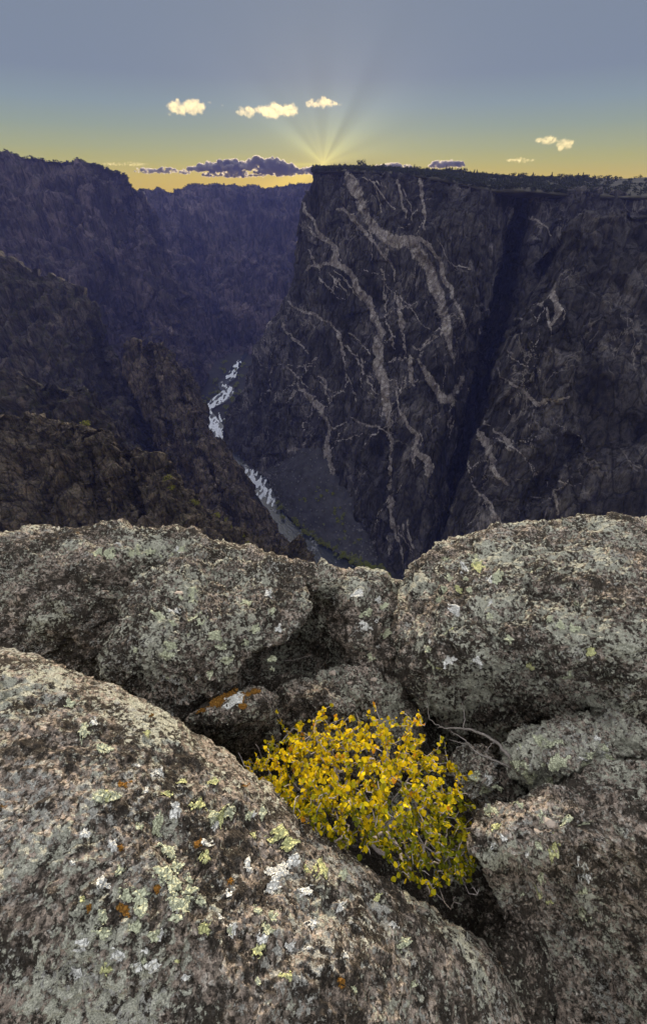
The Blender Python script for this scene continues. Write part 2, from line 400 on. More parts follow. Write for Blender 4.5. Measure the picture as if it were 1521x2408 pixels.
# ------------------------------------------------------------------ canyon walls
def sheet(name, rows, nu, nv, mat, disp, veins=(), carves=(), pad_top=None, pad_left=None, pad_right=None, label=None, attr_soft=2.2, foot_fade=0.0, top_fade=0.0):
    """rows of (px, py, forward distance) from the rim down to the foot, lofted into a wall"""
    A = np.array(rows, float); A[..., 2] = np.log(A[..., 2])
    B = catmull(A, nv); B = np.swapaxes(catmull(np.swapaxes(B, 0, 1), nu), 0, 1)
    px, py, Y = B[..., 0], B[..., 1], np.exp(B[..., 2])
    cq = np.stack([px.ravel() / 24, py.ravel() / 30, np.zeros(px.size)], -1); cjx = px + 9 * fbm(cq, 3).reshape(px.shape); cjy = py + 5 * fbm(cq + 20, 3).reshape(px.shape)
    for line, depth in carves:
        d = poly_dist(cjx, cjy, line); Y = Y + depth * np.exp(-d ** 2 * 1.2)
    P = at_y(px, py, Y)
    if pad_top is not None:
        ext = [P[0] + np.array(pad_top) * k for k in (1.0, .66, .33, .12)]
        P = np.concatenate([np.stack(ext), P]); px = np.concatenate([px[:1].repeat(4, 0), px]); py = np.concatenate([py[:1].repeat(4, 0) - 900, py])
    for pad, side in ((pad_left, 0), (pad_right, -1)):
        if pad is None: continue
        ext = np.stack([P[:, side] + np.array(pad) * k for k in ((1, .6, .3, .1) if side == 0 else (.1, .3, .6, 1))], 1)
        pe = np.repeat(px[:, side:side + 1] if side == 0 else px[:, -1:], 4, 1) - 9000
        ye = np.repeat(py[:, side:side + 1] if side == 0 else py[:, -1:], 4, 1)
        P = np.concatenate([ext, P] if side == 0 else [P, ext], 1)
        px = np.concatenate([pe, px] if side == 0 else [px, pe], 1); py = np.concatenate([ye, py] if side == 0 else [py, ye], 1)
    nr, nc = P.shape[:2]
    N = np.cross(np.gradient(P, axis=1), np.gradient(P, axis=0)); N /= np.linalg.norm(N, axis=-1)[..., None] + 1e-12
    s = np.sign((N * -P).sum(-1)).mean(); N = N * (1 if s > 0 else -1)
    # soften the normals so that neighbouring points move together
    V = P.reshape(-1, 3); Nf = N.reshape(-1, 3); pxf, pyf = px.ravel(), py.ravel()
    vm = np.zeros(len(V)); who = np.full(len(V), -1)
    if len(veins):
        cb1 = cells(V / np.array([8., 8., 13.]))[0]; cb2 = cells(V / np.array([4., 4., 6.]) + 5)[0]
        jx = pxf + attr_soft * (2.0 * gnoise(V / 30.0) + 2.2 * (cb1 - .5) + 1.3 * (cb2 - .5))
        jy = pyf + attr_soft * (2.0 * gnoise(V / 30.0 + 31) + 2.0 * (cb2 - .5))
        for k, vl in enumerate(veins):
            L = np.asarray(vl, float); lo = L[:, :2].min(0) - 60; hi = L[:, :2].max(0) + 60
            ii = np.nonzero((pxf > lo[0]) & (pxf < hi[0]) & (pyf > lo[1]) & (pyf < hi[1]))[0]
            if not len(ii): continue
            mk = np.clip(1.4 - poly_dist(jx[ii], jy[ii], L), 0, 1) * np.clip(.9 + .5 * gnoise(V[ii] / 30.0 + 3 * k), .66, 1)
            b = mk > vm[ii]; vm[ii[b]] = mk[b]; who[ii[b & (mk > .45)]] = k
    D = disp(V, pxf, pyf) + vm * .35
    wt = np.ones((nr, nc)); k0 = 4 if pad_top is not None else 0
    if k0: wt[:4] = np.array([.15, .2, .3, .6])[:, None]
    if top_fade: wt *= 1 - top_fade * np.clip(1 - (np.arange(nr) - 6) / 16, 0, 1)[:, None]
    if foot_fade: wt *= 1 - foot_fade * np.clip((np.linspace(0, 1, nr) - .68) / .22, 0, 1)[:, None]
    V = V + Nf * (D * wt.ravel())[:, None]
    Fq = grid_faces(nr, nc); attrs = {'vein': vm}
    fw = who[Fq]; owner = np.where((fw >= 0).sum(1) >= 3, fw.max(1), -1)
    for k in range(len(veins)):
        if (owner == k).sum() < 6: owner[owner == k] = -1
    v, f, at = submesh(V, Fq, owner < 0, attrs)
    root = link(name, mesh_np(name, v, f, mat, False, at)); tag(root, label, None, None, 'structure')
    for k in range(len(veins)):
        keep = owner == k
        if keep.sum() < 6: continue
        v, f, at = submesh(V, Fq, keep, attrs)
        link('pale_vein', mesh_np('pale_vein', v, f, mat, False, at), root)
    return root, V.reshape(nr, nc, 3)

def cliff_disp(a1, a2, a3, unit=1.0, tilt=.25):
    def f(V, px, py):
        p = V / unit; q = p.copy(); q[:, 0] += tilt * p[:, 2]
        d = a1 * ridged(q * np.array([1 / 95, 1 / 95, 1 / 330]), 2)
        d += a1 * .6 * fbm(q / 140.0 + 5, 2)
        w = q + 4 * np.stack([gnoise(q / 26 + 3), gnoise(q / 26 + 41), gnoise(q / 26 + 77)], -1)
        c0, e0 = cells(w * np.array([1 / 52, 1 / 52, 1 / 210]) + 31)
        c1, e1 = cells(w * np.array([1 / 24, 1 / 24, 1 / 85])); c2, e2 = cells(w * np.array([1 / 9, 1 / 9, 1 / 30]) + 13)
        d += a2 * 1.5 * (c0 - .5) * 2 + a2 * (c1 - .5) * 2 + a2 * .5 * (c2 - .5) * 2 - a2 * .4 * e0 - a2 * .3 * e1
        d += a3 * .6 * fbm(q * np.array([1 / 10, 1 / 10, 1 / 26]), 3)
        return d
    return f

# zoomed tracing coordinates -> frame coordinates
def z3(l): return [(608.4 + x * .4752, 377.2 + y * .4752, w * .4752) for x, y, w in l]
def z4(l): return [(608.4 + x * .4752, 851.8 + y * .4752, w * .4752) for x, y, w in l]
VE = [
 z3([(430, 70, 50), (470, 110, 75), (505, 170, 58), (525, 240, 52), (540, 300, 62), (590, 350, 66), (640, 390, 70), (690, 415, 56), (730, 400, 60), (770, 430, 70), (810, 490, 78), (850, 560, 68), (880, 630, 56), (905, 700, 52), (925, 780, 56), (940, 850, 46), (955, 920, 40), (968, 1000, 26)]),
 z3([(740, 385, 25), (800, 400, 25), (860, 430, 25), (890, 490, 22), (910, 570, 25), (950, 640, 25), (980, 710, 22), (1010, 780, 22), (1030, 830, 13)]),
 z3([(370, 228, 13), (410, 235, 22), (450, 270, 24), (500, 325, 20), (550, 380, 16), (600, 435, 14), (640, 490, 12), (665, 560, 12), (675, 610, 7)]),
 z3([(230, 190, 11), (235, 250, 13), (270, 290, 14), (285, 340, 16), (330, 390, 22), (375, 430, 22), (380, 480, 30), (360, 505, 30), (410, 520, 36), (445, 560, 42), (490, 610, 44), (530, 680, 42), (560, 740, 40), (590, 810, 46), (610, 860, 56), (600, 920, 50), (585, 1000, 56), (590, 1060, 62)]) + z4([(600, 60, 60), (620, 150, 42), (640, 260, 30), (650, 380, 20), (655, 500, 20), (655, 620, 30), (665, 720, 20), (680, 820, 26), (700, 900, 20), (720, 990, 12)]),
 z3([(230, 540, 12), (270, 515, 14), (340, 505, 20)]),
 z3([(240, 320, 9), (270, 365, 10), (320, 385, 12)]),
 z3([(230, 440, 10), (260, 480, 9), (275, 530, 7)]),
 z3([(140, 700, 12), (200, 735, 13), (260, 760, 16), (330, 795, 15), (400, 850, 16), (415, 930, 11), (430, 1000, 9), (440, 1060, 7)]),
 z3([(130, 815, 7), (170, 870, 9), (210, 915, 11), (245, 960, 7)]),
 z3([(440, 850, 9), (500, 900, 8), (560, 960, 7)]),
 z3([(430, 910, 7), (480, 970, 8), (520, 1040, 9), (560, 1090, 9)]),
 z3([(380, 540, 7), (420, 590, 8), (470, 640, 9), (510, 690, 8)]),
 z3([(685, 670, 15), (700, 720, 13), (705, 800, 8), (710, 880, 10), (720, 940, 14), (690, 980, 9)]),
 z3([(735, 960, 20), (730, 1030, 30), (745, 1100, 12)]),
 z3([(775, 970, 22), (820, 1030, 28), (860, 1090, 34)]) + z4([(840, 70, 30), (870, 120, 46), (900, 170, 60), (950, 180, 50), (990, 130, 25), (1010, 70, 16)]),
 z3([(750, 910, 8), (800, 930, 12), (860, 900, 12), (910, 880, 9), (920, 850, 9)]),
 z3([(820, 910, 9), (870, 860, 10), (910, 845, 9)]),
 z3([(590, 130, 6), (600, 200, 7), (605, 260, 5)]),
 z3([(690, 110, 18), (705, 180, 16), (725, 250, 13), (735, 300, 10)]),
 z3([(800, 90, 26), (805, 160, 24), (815, 220, 20), (828, 290, 13), (825, 360, 9)]),
 z3([(610, 540, 7), (612, 640, 7), (620, 740, 7), (650, 820, 9), (675, 900, 7), (660, 1000, 7)]),
 z4([(150, 30, 11), (185, 90, 13), (225, 140, 15), (260, 190, 30), (310, 230, 40), (335, 280, 32), (345, 330, 22), (325, 400, 30), (345, 470, 40), (370, 540, 36), (385, 600, 22), (400, 670, 25), (430, 740, 25), (470, 800, 25), (510, 870, 22), (550, 940, 16)]),
 z4([(290, 60, 9), (320, 120, 11), (335, 180, 9)]),
 z4([(215, 10, 7), (230, 80, 7)]),
 z4([(440, 60, 7), (470, 130, 9), (490, 200, 7)]),
 z4([(440, 270, 8), (480, 290, 11), (540, 310, 13), (590, 320, 7)]),
 z4([(345, 330, 13), (390, 320, 10), (430, 290, 7)]),
 z4([(665, 100, 11), (680, 180, 13), (710, 260, 16), (745, 320, 22), (785, 360, 24), (770, 410, 20), (770, 460, 26), (775, 520, 13)]),
 z4([(790, 455, 28), (830, 480, 38), (850, 540, 40), (840, 562, 20)]),
 z4([(720, 600, 7), (690, 690, 7)]),
 z4([(735, 780, 9), (750, 850, 13), (770, 920, 11)]),
 z4([(640, 860, 7), (640, 960, 7)]),
 z4([(150, 440, 18), (180, 428, 26), (215, 430, 12), (240, 395, 14)]),
 z3([(960, 515, 7), (1000, 525, 9), (1045, 538, 7)]),
]
VF = [
 z3([(1380, 710, 18), (1405, 670, 34), (1440, 610, 48), (1432, 590, 30)]),
 z3([(1440, 640, 44), (1472, 690, 40), (1480, 760, 32), (1450, 800, 20)]),
 z3([(1420, 720, 18), (1432, 790, 18), (1452, 850, 12)]),
 z3([(1195, 990, 8), (1220, 1070, 12), (1260, 1110, 14)]) + z4([(1290, 130, 20), (1330, 170, 24), (1380, 205, 28), (1420, 195, 18)]),
 z4([(1140, 290, 9), (1160, 340, 15), (1210, 370, 20), (1250, 420, 22), (1265, 450, 12)]),
 z4([(1225, 400, 24), (1215, 450, 10)]),
 z4([(1105, 330, 16), (1120, 400, 32), (1150, 470, 36), (1180, 540, 28), (1215, 600, 18)]),
 z4([(1060, 610, 9), (1110, 660, 13), (1150, 700, 20), (1180, 760, 24), (1205, 810, 28)]),
 z4([(1460, 620, 20), (1475, 680, 22), (1480, 760, 13)]),
 z4([(1410, 185, 20), (1470, 190, 12), (1540, 160, 10)]),
 z3([(1330, 390, 9), (1350, 450, 9), (1390, 500, 7)]),
 z4([(1040, 420, 8), (1050, 500, 9), (1060, 590, 8)]),
]

def hairlines(main, n, seed):
    """fine side veins that leave the larger ones and run down the face"""
    g = np.random.default_rng(seed); out = []
    for i in range(n):
        L = main[g.integers(len(main))]; p = np.array(L[g.integers(len(L))][:2]) + g.normal(size=2) * 22; a = g.normal() * .55 + (math.pi / 2 if g.random() < .75 else 2.4); w = g.uniform(2.0, 4.2); l = []
        for k in range(g.integers(4, 9)):
            l.append((p[0], p[1], w * (1 - k * .08))); a += g.normal() * .28; p = p + g.uniform(10, 24) * np.array([math.cos(a), math.sin(a)])
        out.append(l)
    return out
VE += hairlines(VE[:33], 62, 5); VF += hairlines(VF, 20, 8)
E_rows = [
 [(742, 406, 1060), (800, 402, 1010), (900, 407, 945), (1000, 417, 890), (1080, 431, 850), (1150, 446, 815), (1216, 452, 800)],
 [(716, 480, 1052), (780, 480, 990), (880, 480, 915), (980, 480, 862), (1065, 485, 820), (1135, 490, 790), (1202, 500, 775)],
 [(694, 560, 1040), (765, 560, 965), (862, 560, 885), (962, 560, 828), (1055, 560, 785), (1120, 560, 757), (1184, 565, 745)],
 [(676, 690, 1030), (755, 700, 920), (858, 700, 840), (955, 700, 782), (1050, 700, 738), (1100, 700, 715), (1150, 705, 705)],
 [(584, 860, 1045), (680, 860, 915), (780, 860, 825), (880, 860, 742), (980, 860, 690), (1050, 860, 658), (1115, 865, 642)],
 [(532, 1000, 1020), (635, 1000, 885), (740, 1000, 800), (850, 1000, 706), (950, 1000, 640), (1030, 1000, 606), (1082, 1005, 590)],
 [(552, 1090, 915), (640, 1105, 822), (730, 1100, 765), (840, 1110, 672), (940, 1110, 602), (1010, 1110, 568), (1056, 1115, 553)],
 [(665, 1195, 745), (740, 1215, 685), (810, 1230, 636), (870, 1245, 592), (935, 1250, 557), (1000, 1250, 533), (1046, 1250, 520)],
 [(850, 1345, 535), (870, 1352, 522), (895, 1362, 508), (925, 1375, 498), (955, 1385, 490), (985, 1395, 484), (1015, 1405, 480)],
]
E_rows = [r[:-1] + [(r[-1][0], r[-1][1], r[-1][2] + 42)] for r in E_rows]
E_carves = [([(1165, 470, 30), (1140, 620, 34), (1105, 800, 30), (1085, 930, 22)], 14), ([(1195, 470, 20), (1165, 640, 22)], 18),
            ([(700, 720, 40), (660, 860, 50), (600, 1020, 60)], 22), ([(850, 480, 26), (840, 640, 26)], 6), ([(905, 950, 30), (940, 1180, 30)], 8)]
wall, wallV = sheet('painted_cliff', E_rows, 400, 520, M_wall, cliff_disp(9, 4.2, 3.4), VE, E_carves, pad_right=(60, 230, 0), pad_left=(60, 200, 0),
             label='tall dark cliff streaked with pale branching rock veins')
G_rows = [
 [(1200, 450, 880), (1245, 449, 850), (1290, 452, 830), (1335, 456, 815), (1420, 458, 800), (1620, 462, 780)],
 [(1190, 560, 850), (1230, 560, 810), (1280, 560, 780), (1335, 560, 765), (1420, 560, 750), (1620, 560, 720)],
 [(1150, 720, 790), (1190, 720, 745), (1240, 720, 720), (1300, 720, 700), (1400, 720, 690), (1620, 720, 660)],
 [(1080, 950, 720), (1120, 950, 680), (1170, 950, 650), (1240, 950, 640), (1350, 950, 630), (1620, 950, 600)],
 [(1000, 1300, 600), (1030, 1300, 570), (1080, 1300, 560), (1150, 1300, 550), (1250, 1300, 540), (1620, 1300, 520)],
]
G_rows = [[(r[0][0] - 110, r[0][1], r[0][2] + 60), (r[0][0] - 50, r[0][1], r[0][2] + 25)] + r for r in G_rows]
sheet('gully_wall', G_rows, 130, 200, M_wall, cliff_disp(9, 3.5, 2.2), [z3([(1355, 200, 14), (1400, 175, 36), (1480, 165, 30)]), z3([(1340, 270, 8), (1400, 330, 9), (1440, 360, 7)])],
      [([(1232, 450, 30), (1194, 640, 54), (1146, 830, 66), (1100, 1000, 66), (1056, 1200, 60)], 150)], pad_top=(0, 160, -8), label='dark recessed wall of the deep cleft beside the painted cliff')
F_rows = [
 [(1306, 572, 655), (1331, 540, 640), (1400, 505, 640), (1521, 485, 640), (1650, 480, 640)],
 [(1262, 672, 615), (1300, 668, 580), (1360, 665, 565), (1460, 665, 560), (1650, 665, 560)],
 [(1178, 828, 575), (1232, 828, 528), (1300, 828, 506), (1410, 828, 494), (1650, 828, 490)],
 [(1140, 990, 535), (1200, 990, 488), (1280, 990, 462), (1390, 990, 448), (1650, 990, 440)],
 [(1092, 1130, 500), (1160, 1130, 450), (1245, 1130, 422), (1355, 1130, 408), (1650, 1130, 398)],
 [(1042, 1270, 475), (1115, 1270, 420), (1205, 1270, 392), (1325, 1270, 376), (1650, 1270, 365)],
 [(990, 1420, 455), (1080, 1420, 395), (1180, 1420, 368), (1300, 1420, 350), (1650, 1420, 340)],
]
sheet('right_buttress', F_rows, 210, 310, M_wall, cliff_disp(8, 4.0, 3.0), VF,
      [([(1345, 1040, 26), (1280, 1130, 30), (1235, 1210, 26), (1200, 1290, 22)], 16), ([(1420, 560, 40), (1370, 900, 30)], 8)],
      pad_left=(70, 170, -60), pad_top=(40, 160, -60), label='rounded rock buttress with pale veins at the right')

A_rows = [
 [(280, 452, 2480), (335, 447, 2500), (372, 438, 2520), (402, 447, 2550), (455, 432, 2600), (520, 431, 2650), (600, 437, 2700), (660, 433, 2750), (735, 424, 2800), (860, 424, 2850)],
 [(290, 540, 2250), (345, 540, 2260), (395, 540, 2270), (430, 540, 2360), (480, 540, 2330), (545, 540, 2400), (610, 540, 2460), (670, 540, 2520), (740, 540, 2600), (860, 540, 2650)],
 [(310, 660, 1960), (370, 660, 1970), (425, 660, 1990), (465, 660, 2080), (510, 660, 2050), (560, 660, 2110), (615, 660, 2160), (680, 660, 2200), (750, 660, 2250), (860, 660, 2300)],
 [(340, 760, 1760), (405, 760, 1770), (455, 760, 1785), (490, 760, 1860), (525, 760, 1830), (565, 760, 1880), (610, 760, 1920), (680, 760, 1950), (750, 760, 1990), (860, 760, 2050)],
 [(380, 850, 1600), (440, 850, 1600), (480, 850, 1610), (508, 850, 1690), (530, 848, 1720), (552, 846, 1760), (600, 845, 1710), (680, 845, 1720), (750, 845, 1740), (860, 845, 1760)],
 [(390, 960, 1330), (435, 945, 1340), (470, 920, 1400), (495, 900, 1460), (518, 880, 1540), (540, 864, 1650), (620, 862, 1600), (700, 862, 1600), (780, 862, 1600), (880, 862, 1600)],
]
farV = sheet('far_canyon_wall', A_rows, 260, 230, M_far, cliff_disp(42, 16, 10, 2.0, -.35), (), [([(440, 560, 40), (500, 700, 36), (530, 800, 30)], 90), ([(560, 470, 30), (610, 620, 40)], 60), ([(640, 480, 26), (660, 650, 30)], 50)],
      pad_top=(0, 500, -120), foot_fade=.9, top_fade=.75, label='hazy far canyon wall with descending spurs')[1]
B_rows = [
 [(-200, 345, 1460), (-60, 352, 1500), (70, 362, 1550), (190, 376, 1600), (226, 377, 1620), (260, 397, 1640), (290, 409, 1650), (318, 437, 1660), (338, 455, 1690)],
 [(-200, 560, 1260), (-60, 560, 1290), (70, 560, 1350), (190, 560, 1440), (240, 560, 1490), (285, 560, 1500), (325, 560, 1560), (352, 562, 1610), (378, 566, 1720)],
 [(-200, 700, 1060), (-60, 700, 1100), (70, 700, 1160), (190, 700, 1250), (260, 700, 1310), (320, 700, 1340), (370, 700, 1400), (400, 702, 1450), (432, 706, 1560)],
 [(-200, 830, 960), (-60, 830, 980), (70, 830, 1020), (190, 830, 1090), (270, 830, 1170), (345, 830, 1220), (400, 830, 1290), (436, 832, 1370), (466, 838, 1480)],
 [(-200, 940, 880), (-60, 940, 900), (70, 940, 920), (190, 940, 980), (290, 940, 1060), (370, 940, 1120), (425, 940, 1180), (455, 940, 1250), (470, 940, 1330)],
 [(-200, 1060, 800), (-60, 1060, 810), (70, 1060, 820), (190, 1060, 860), (310, 1060, 890), (400, 1060, 920), (440, 1060, 960), (465, 1058, 985), (486, 1052, 1040)],
]
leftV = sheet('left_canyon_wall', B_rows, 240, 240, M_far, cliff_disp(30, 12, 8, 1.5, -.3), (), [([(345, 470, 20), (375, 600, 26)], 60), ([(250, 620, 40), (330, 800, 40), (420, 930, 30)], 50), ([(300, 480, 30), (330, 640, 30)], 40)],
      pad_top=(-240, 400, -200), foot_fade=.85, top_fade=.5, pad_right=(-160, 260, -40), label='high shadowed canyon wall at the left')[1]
D0_rows = [
 [(-200, 560, 800), (0, 610, 800), (120, 660, 800), (190, 708, 800), (218, 748, 800), (252, 802, 800), (290, 850, 800), (322, 890, 820)],
 [(-200, 760, 690), (0, 770, 690), (120, 790, 690), (190, 830, 690), (235, 870, 700), (280, 905, 710), (320, 935, 725), (352, 960, 760)],
 [(-200, 930, 600), (0, 940, 600), (120, 950, 600), (190, 965, 605), (255, 990, 615), (310, 1010, 625), (350, 1030, 640), (385, 1050, 680)],
 [(-200, 1100, 520), (0, 1100, 520), (120, 1100, 520), (220, 1110, 525), (310, 1120, 535), (380, 1130, 545), (420, 1140, 560), (450, 1150, 590)],
 [(-200, 1330, 430), (0, 1330, 430), (120, 1330, 430), (240, 1330, 430), (370, 1320, 440), (470, 1310, 450), (540, 1310, 465), (580, 1320, 490)],
]
sheet('left_slope', D0_rows, 210, 260, M_left, cliff_disp(16, 7, 4.5, .9, -.3), (), [([(310, 910, 40), (385, 1080, 46), (450, 1180, 50), (540, 1290, 50)], 90), ([(230, 800, 30), (270, 930, 30)], 40)], pad_top=(-75, 90, -120), label='steep shaded rock slope at the left')
C_rows = [
 [(306, 816, 705), (316, 799, 700), (334, 810, 695), (350, 796, 692), (370, 808, 692), (388, 800, 695), (402, 822, 705), (412, 844, 730)],
 [(300, 870, 680), (325, 872, 665), (350, 875, 655), (372, 878, 655), (395, 880, 660), (415, 880, 670), (434, 880, 690), (450, 886, 730)],
 [(330, 985, 630), (352, 985, 612), (378, 988, 598), (405, 990, 595), (432, 992, 598), (458, 993, 610), (484, 993, 630), (500, 998, 680)],
 [(375, 1090, 570), (400, 1092, 552), (428, 1095, 540), (455, 1095, 536), (482, 1095, 540), (508, 1093, 550), (534, 1090, 572), (552, 1094, 620)],
 [(430, 1190, 520), (460, 1190, 500), (490, 1190, 488), (515, 1190, 484), (540, 1188, 488), (565, 1184, 498), (588, 1180, 520), (606, 1186, 570)],
 [(490, 1290, 470), (525, 1290, 452), (555, 1290, 442), (580, 1288, 440), (605, 1284, 444), (628, 1278, 456), (650, 1268, 480), (672, 1275, 530)],
 [(560, 1400, 430), (600, 1400, 415), (640, 1400, 405), (670, 1400, 402), (700, 1396, 405), (730, 1390, 415), (760, 1384, 435), (790, 1390, 480)],
]
C_rows = [[(x + ((-4, 0, -4, 8, 6, 0, 0)[ri] if k > 4 else 0), y, Y) for k, (x, y, Y) in enumerate(r)] for ri, r in enumerate(C_rows)]
sheet('rock_spire_ridge', C_rows, 170, 330, M_spire, cliff_disp(6, 4.2, 3.4, .7, -.25), (), [([(420, 880, 16), (470, 1060, 18), (550, 1230, 18)], 20), ([(350, 830, 12), (380, 980, 14), (440, 1120, 16)], 18)], pad_left=(40, 140, -120), pad_right=(-120, 140, -130), pad_top=(-32, 50, -75), label='jagged rock spire ridge descending to the river')
D1_rows = [
 [(-200, 850, 430), (40, 880, 430), (130, 900, 430), (190, 909, 430), (226, 922, 428), (248, 958, 430), (262, 1000, 440)],
 [(-200, 980, 385), (40, 990, 385), (130, 1000, 385), (190, 1010, 385), (230, 1020, 388), (262, 1040, 392), (285, 1065, 410)],
 [(-200, 1200, 320), (40, 1200, 320), (130, 1200, 320), (210, 1200, 320), (265, 1200, 325), (310, 1200, 335), (345, 1205, 350)],
]
sheet('left_crag', D1_rows, 130, 150, M_left, cliff_disp(8, 5, 3, .6, -.2), (), (), pad_top=(-38, 45, -75), pad_right=(-60, 70, -70), label='dark crag behind the near ledge at the left')
D2_rows = [
 [(-200, 950, 262), (40, 975, 262), (140, 985, 260), (190, 988, 258), (228, 997, 256), (262, 1010, 256), (276, 1046, 258), (314, 1059, 258), (345, 1077, 256), (372, 1087, 254), (394, 1120, 256), (424, 1160, 258), (456, 1173, 256), (512, 1206, 254), (564, 1248, 252), (638, 1304, 252)],
 [(-200, 1060, 240), (40, 1065, 240), (140, 1070, 238), (190, 1070, 236), (226, 1075, 233), (258, 1085, 232), (280, 1105, 234), (318, 1120, 234), (352, 1132, 232), (386, 1142, 230), (412, 1165, 232), (440, 1195, 232), (474, 1210, 232), (530, 1240, 230), (580, 1275, 230), (650, 1330, 230)],
 [(-200, 1180, 218), (40, 1180, 217), (140, 1180, 216), (190, 1180, 214), (230, 1182, 212), (266, 1186, 210), (296, 1195, 212), (332, 1202, 212), (370, 1210, 210), (410, 1222, 209), (440, 1236, 210), (472, 1252, 210), (510, 1270, 210), (560, 1300, 209), (610, 1335, 208), (680, 1380, 208)],
 [(-200, 1420, 175), (40, 1420, 175), (140, 1420, 175), (190, 1420, 174), (240, 1420, 173), (290, 1420, 172), (330, 1420, 172), (370, 1420, 172), (410, 1420, 171), (450, 1420, 170), (490, 1420, 170), (530, 1420, 170), (580, 1430, 170), (640, 1440, 170), (690, 1450, 170), (760, 1470, 170)],
]
near, nearV = sheet('near_left_ledge', D2_rows, 330, 170, M_near, cliff_disp(4.2, 3.2, 2.0, .36, -.15), (), [([(300, 1070, 10), (330, 1170, 14), (345, 1260, 14)], 9), ([(205, 1030, 10), (225, 1120, 14), (230, 1220, 14)], 7), ([(400, 1170, 10), (440, 1260, 12)], 7)],
      pad_top=(-22, 26, -54), pad_right=(-30, 50, -20), label='near broken rock ledge at the left with yellow green shrubs')
H_rows = [
 [(628, 1300, 335), (648, 1282, 330), (672, 1280, 328), (694, 1262, 328), (708, 1259, 328), (718, 1282, 330), (736, 1308, 332), (762, 1338, 340)],
 [(630, 1350, 310), (655, 1345, 305), (680, 1340, 302), (704, 1335, 302), (722, 1338, 304), (740, 1348, 306), (765, 1368, 310), (795, 1390, 320)],
 [(640, 1460, 270), (665, 1460, 265), (690, 1460, 263), (715, 1460, 262), (740, 1460, 263), (770, 1470, 265), (810, 1480, 270), (860, 1490, 280)],
]
sheet('low_pinnacle', H_rows, 110, 110, M_near, cliff_disp(4, 3.5, 2.2, .4, -.2), (), (), pad_top=(0, 30, -50), label='low jagged pinnacle just beyond the front rocks')

# plateau behind the cliff edge, wooded
Pl = []
edge = [(735, 404, 1062), (800, 401, 1012), (900, 406, 947), (1000, 416, 892), (1080, 430, 852), (1150, 445, 817), (1240, 448, 800), (1335, 456, 806), (1420, 458, 798), (1650, 462, 775)]
sky_ = [(740, 401, 1180), (800, 397, 1150), (900, 399, 1120), (1000, 404, 1110), (1080, 408, 1100), (1150, 415, 1090), (1240, 420, 1080), (1335, 420, 1080), (1420, 420, 1080), (1650, 420, 1080)]
mid_ = [((a[0] + b[0]) / 2, a[1] + (b[1] - a[1]) * .55, (a[2] + b[2]) / 2) for a, b in zip(edge, sky_)]
M_ground = plain_mat('rim_soil', (.028, .026, .018), .4, .05)
lip = [(x, y + 14, Y + (46 if x < 1380 else 10)) for x, y, Y in edge]
platV = sheet('rim_plateau', [sky_, mid_, edge, lip], 200, 75, M_ground, lambda V, a, b: 2.0 * fbm(V / 40, 4) + 1, pad_top=(0, 300, -30), label='wooded plateau on top of the painted cliff')[1][4:56]

# canyon floor, talus, river
fl = np.array([(-2600, 100, -556), (2600, 100, -556), (2600, 3600, -556), (-2600, 3600, -556)], float)
gx, gy = np.meshgrid(np.linspace(-2600, 2600, 130), np.linspace(100, 3600, 90)); gv = np.stack([gx.ravel(), gy.ravel(), np.full(gx.size, -553.0)], -1)
gv[:, 2] += 1.5 * fbm(gv / 60, 3)
M_floor = plain_mat('canyon_gravel', (.024, .024, .030), .6, .06, .95, .6)
tag(link('canyon_floor', mesh_np('canyon_floor', gv, grid_faces(90, 130), plain_mat('floor_scrub', (.011, .011, .012), .6, .05, .95, .6))), 'dark gravel floor of the canyon', None, None, 'structure')
T_top = [(590, 1112, 852), (630, 1106, 822), (680, 1080, 785), (735, 1050, 765), (790, 1085, 712), (835, 1150, 650), (862, 1225, 600), (885, 1290, 556), (905, 1362, 506)]
T_bot = [(606, 1112, 0), (634, 1134, 0), (648, 1162, 0), (662, 1196, 0), (706, 1238, 0), (756, 1278, 0), (806, 1308, 0), (850, 1336, 0), (900, 1370, 0)]
T_bot = [(x, y, float(y_river(y)) * .997) for x, y, _ in T_bot]
T_top = [(x, y, Y + 22) for x, y, Y in T_top]
T_mid = [((a[0] * .5 + b[0] * .5), (a[1] * .5 + b[1] * .5), a[2] * .46 + b[2] * .54) for a, b in zip(T_top, T_bot)]
talus, talusV = sheet('talus_slope', [T_top, T_mid, T_bot], 160, 110, M_floor, lambda V, a, b: 2.2 * fbm(V / 30, 4) + 1.0 * fbm(V / 6, 2) + 4, label='grey scree fan below the painted cliff')
M_water = NT('river_water')
_w = M_water.noise(M_water.coord('Object', (1, .6, 1)), .05, 8, .7)
_f = M_water.ramp(_w, [(.58, 0), (.66, 1)])
M_water.bsdf(M_water.mix(_f, (.012, .016, .022, 1), (.13, .135, .17, 1)), M_water.math('ADD', .08, M_water.math('MULTIPLY', _f, .6)), M_water.bump(M_water.noise(M_water.coord('Object'), .25, 5), .5), .5)
M_foam = NT('white_water')
_n = M_foam.noise(M_foam.coord('Object'), .3, 6, .7)
M_foam.bsdf(M_foam.ramp(_n, [(.3, (.18, .20, .26)), (.52, (.40, .43, .52)), (.72, (.66, .69, .76))]), .6, M_foam.bump(_n, .8), .3)
RL = [(600, 800, 20), (568, 846, 8), (552, 868, 20), (546, 884, 22), (520, 905, 16), (538, 917, 26), (522, 934, 30), (498, 950, 24), (486, 966, 22), (497, 990, 34), (512, 1015, 40), (523, 1042, 34), (545, 1080, 40), (580, 1122, 48), (612, 1142, 46), (636, 1180, 40), (668, 1232, 46), (715, 1280, 62), (765, 1318, 66), (805, 1344, 60), (860, 1390, 70)]
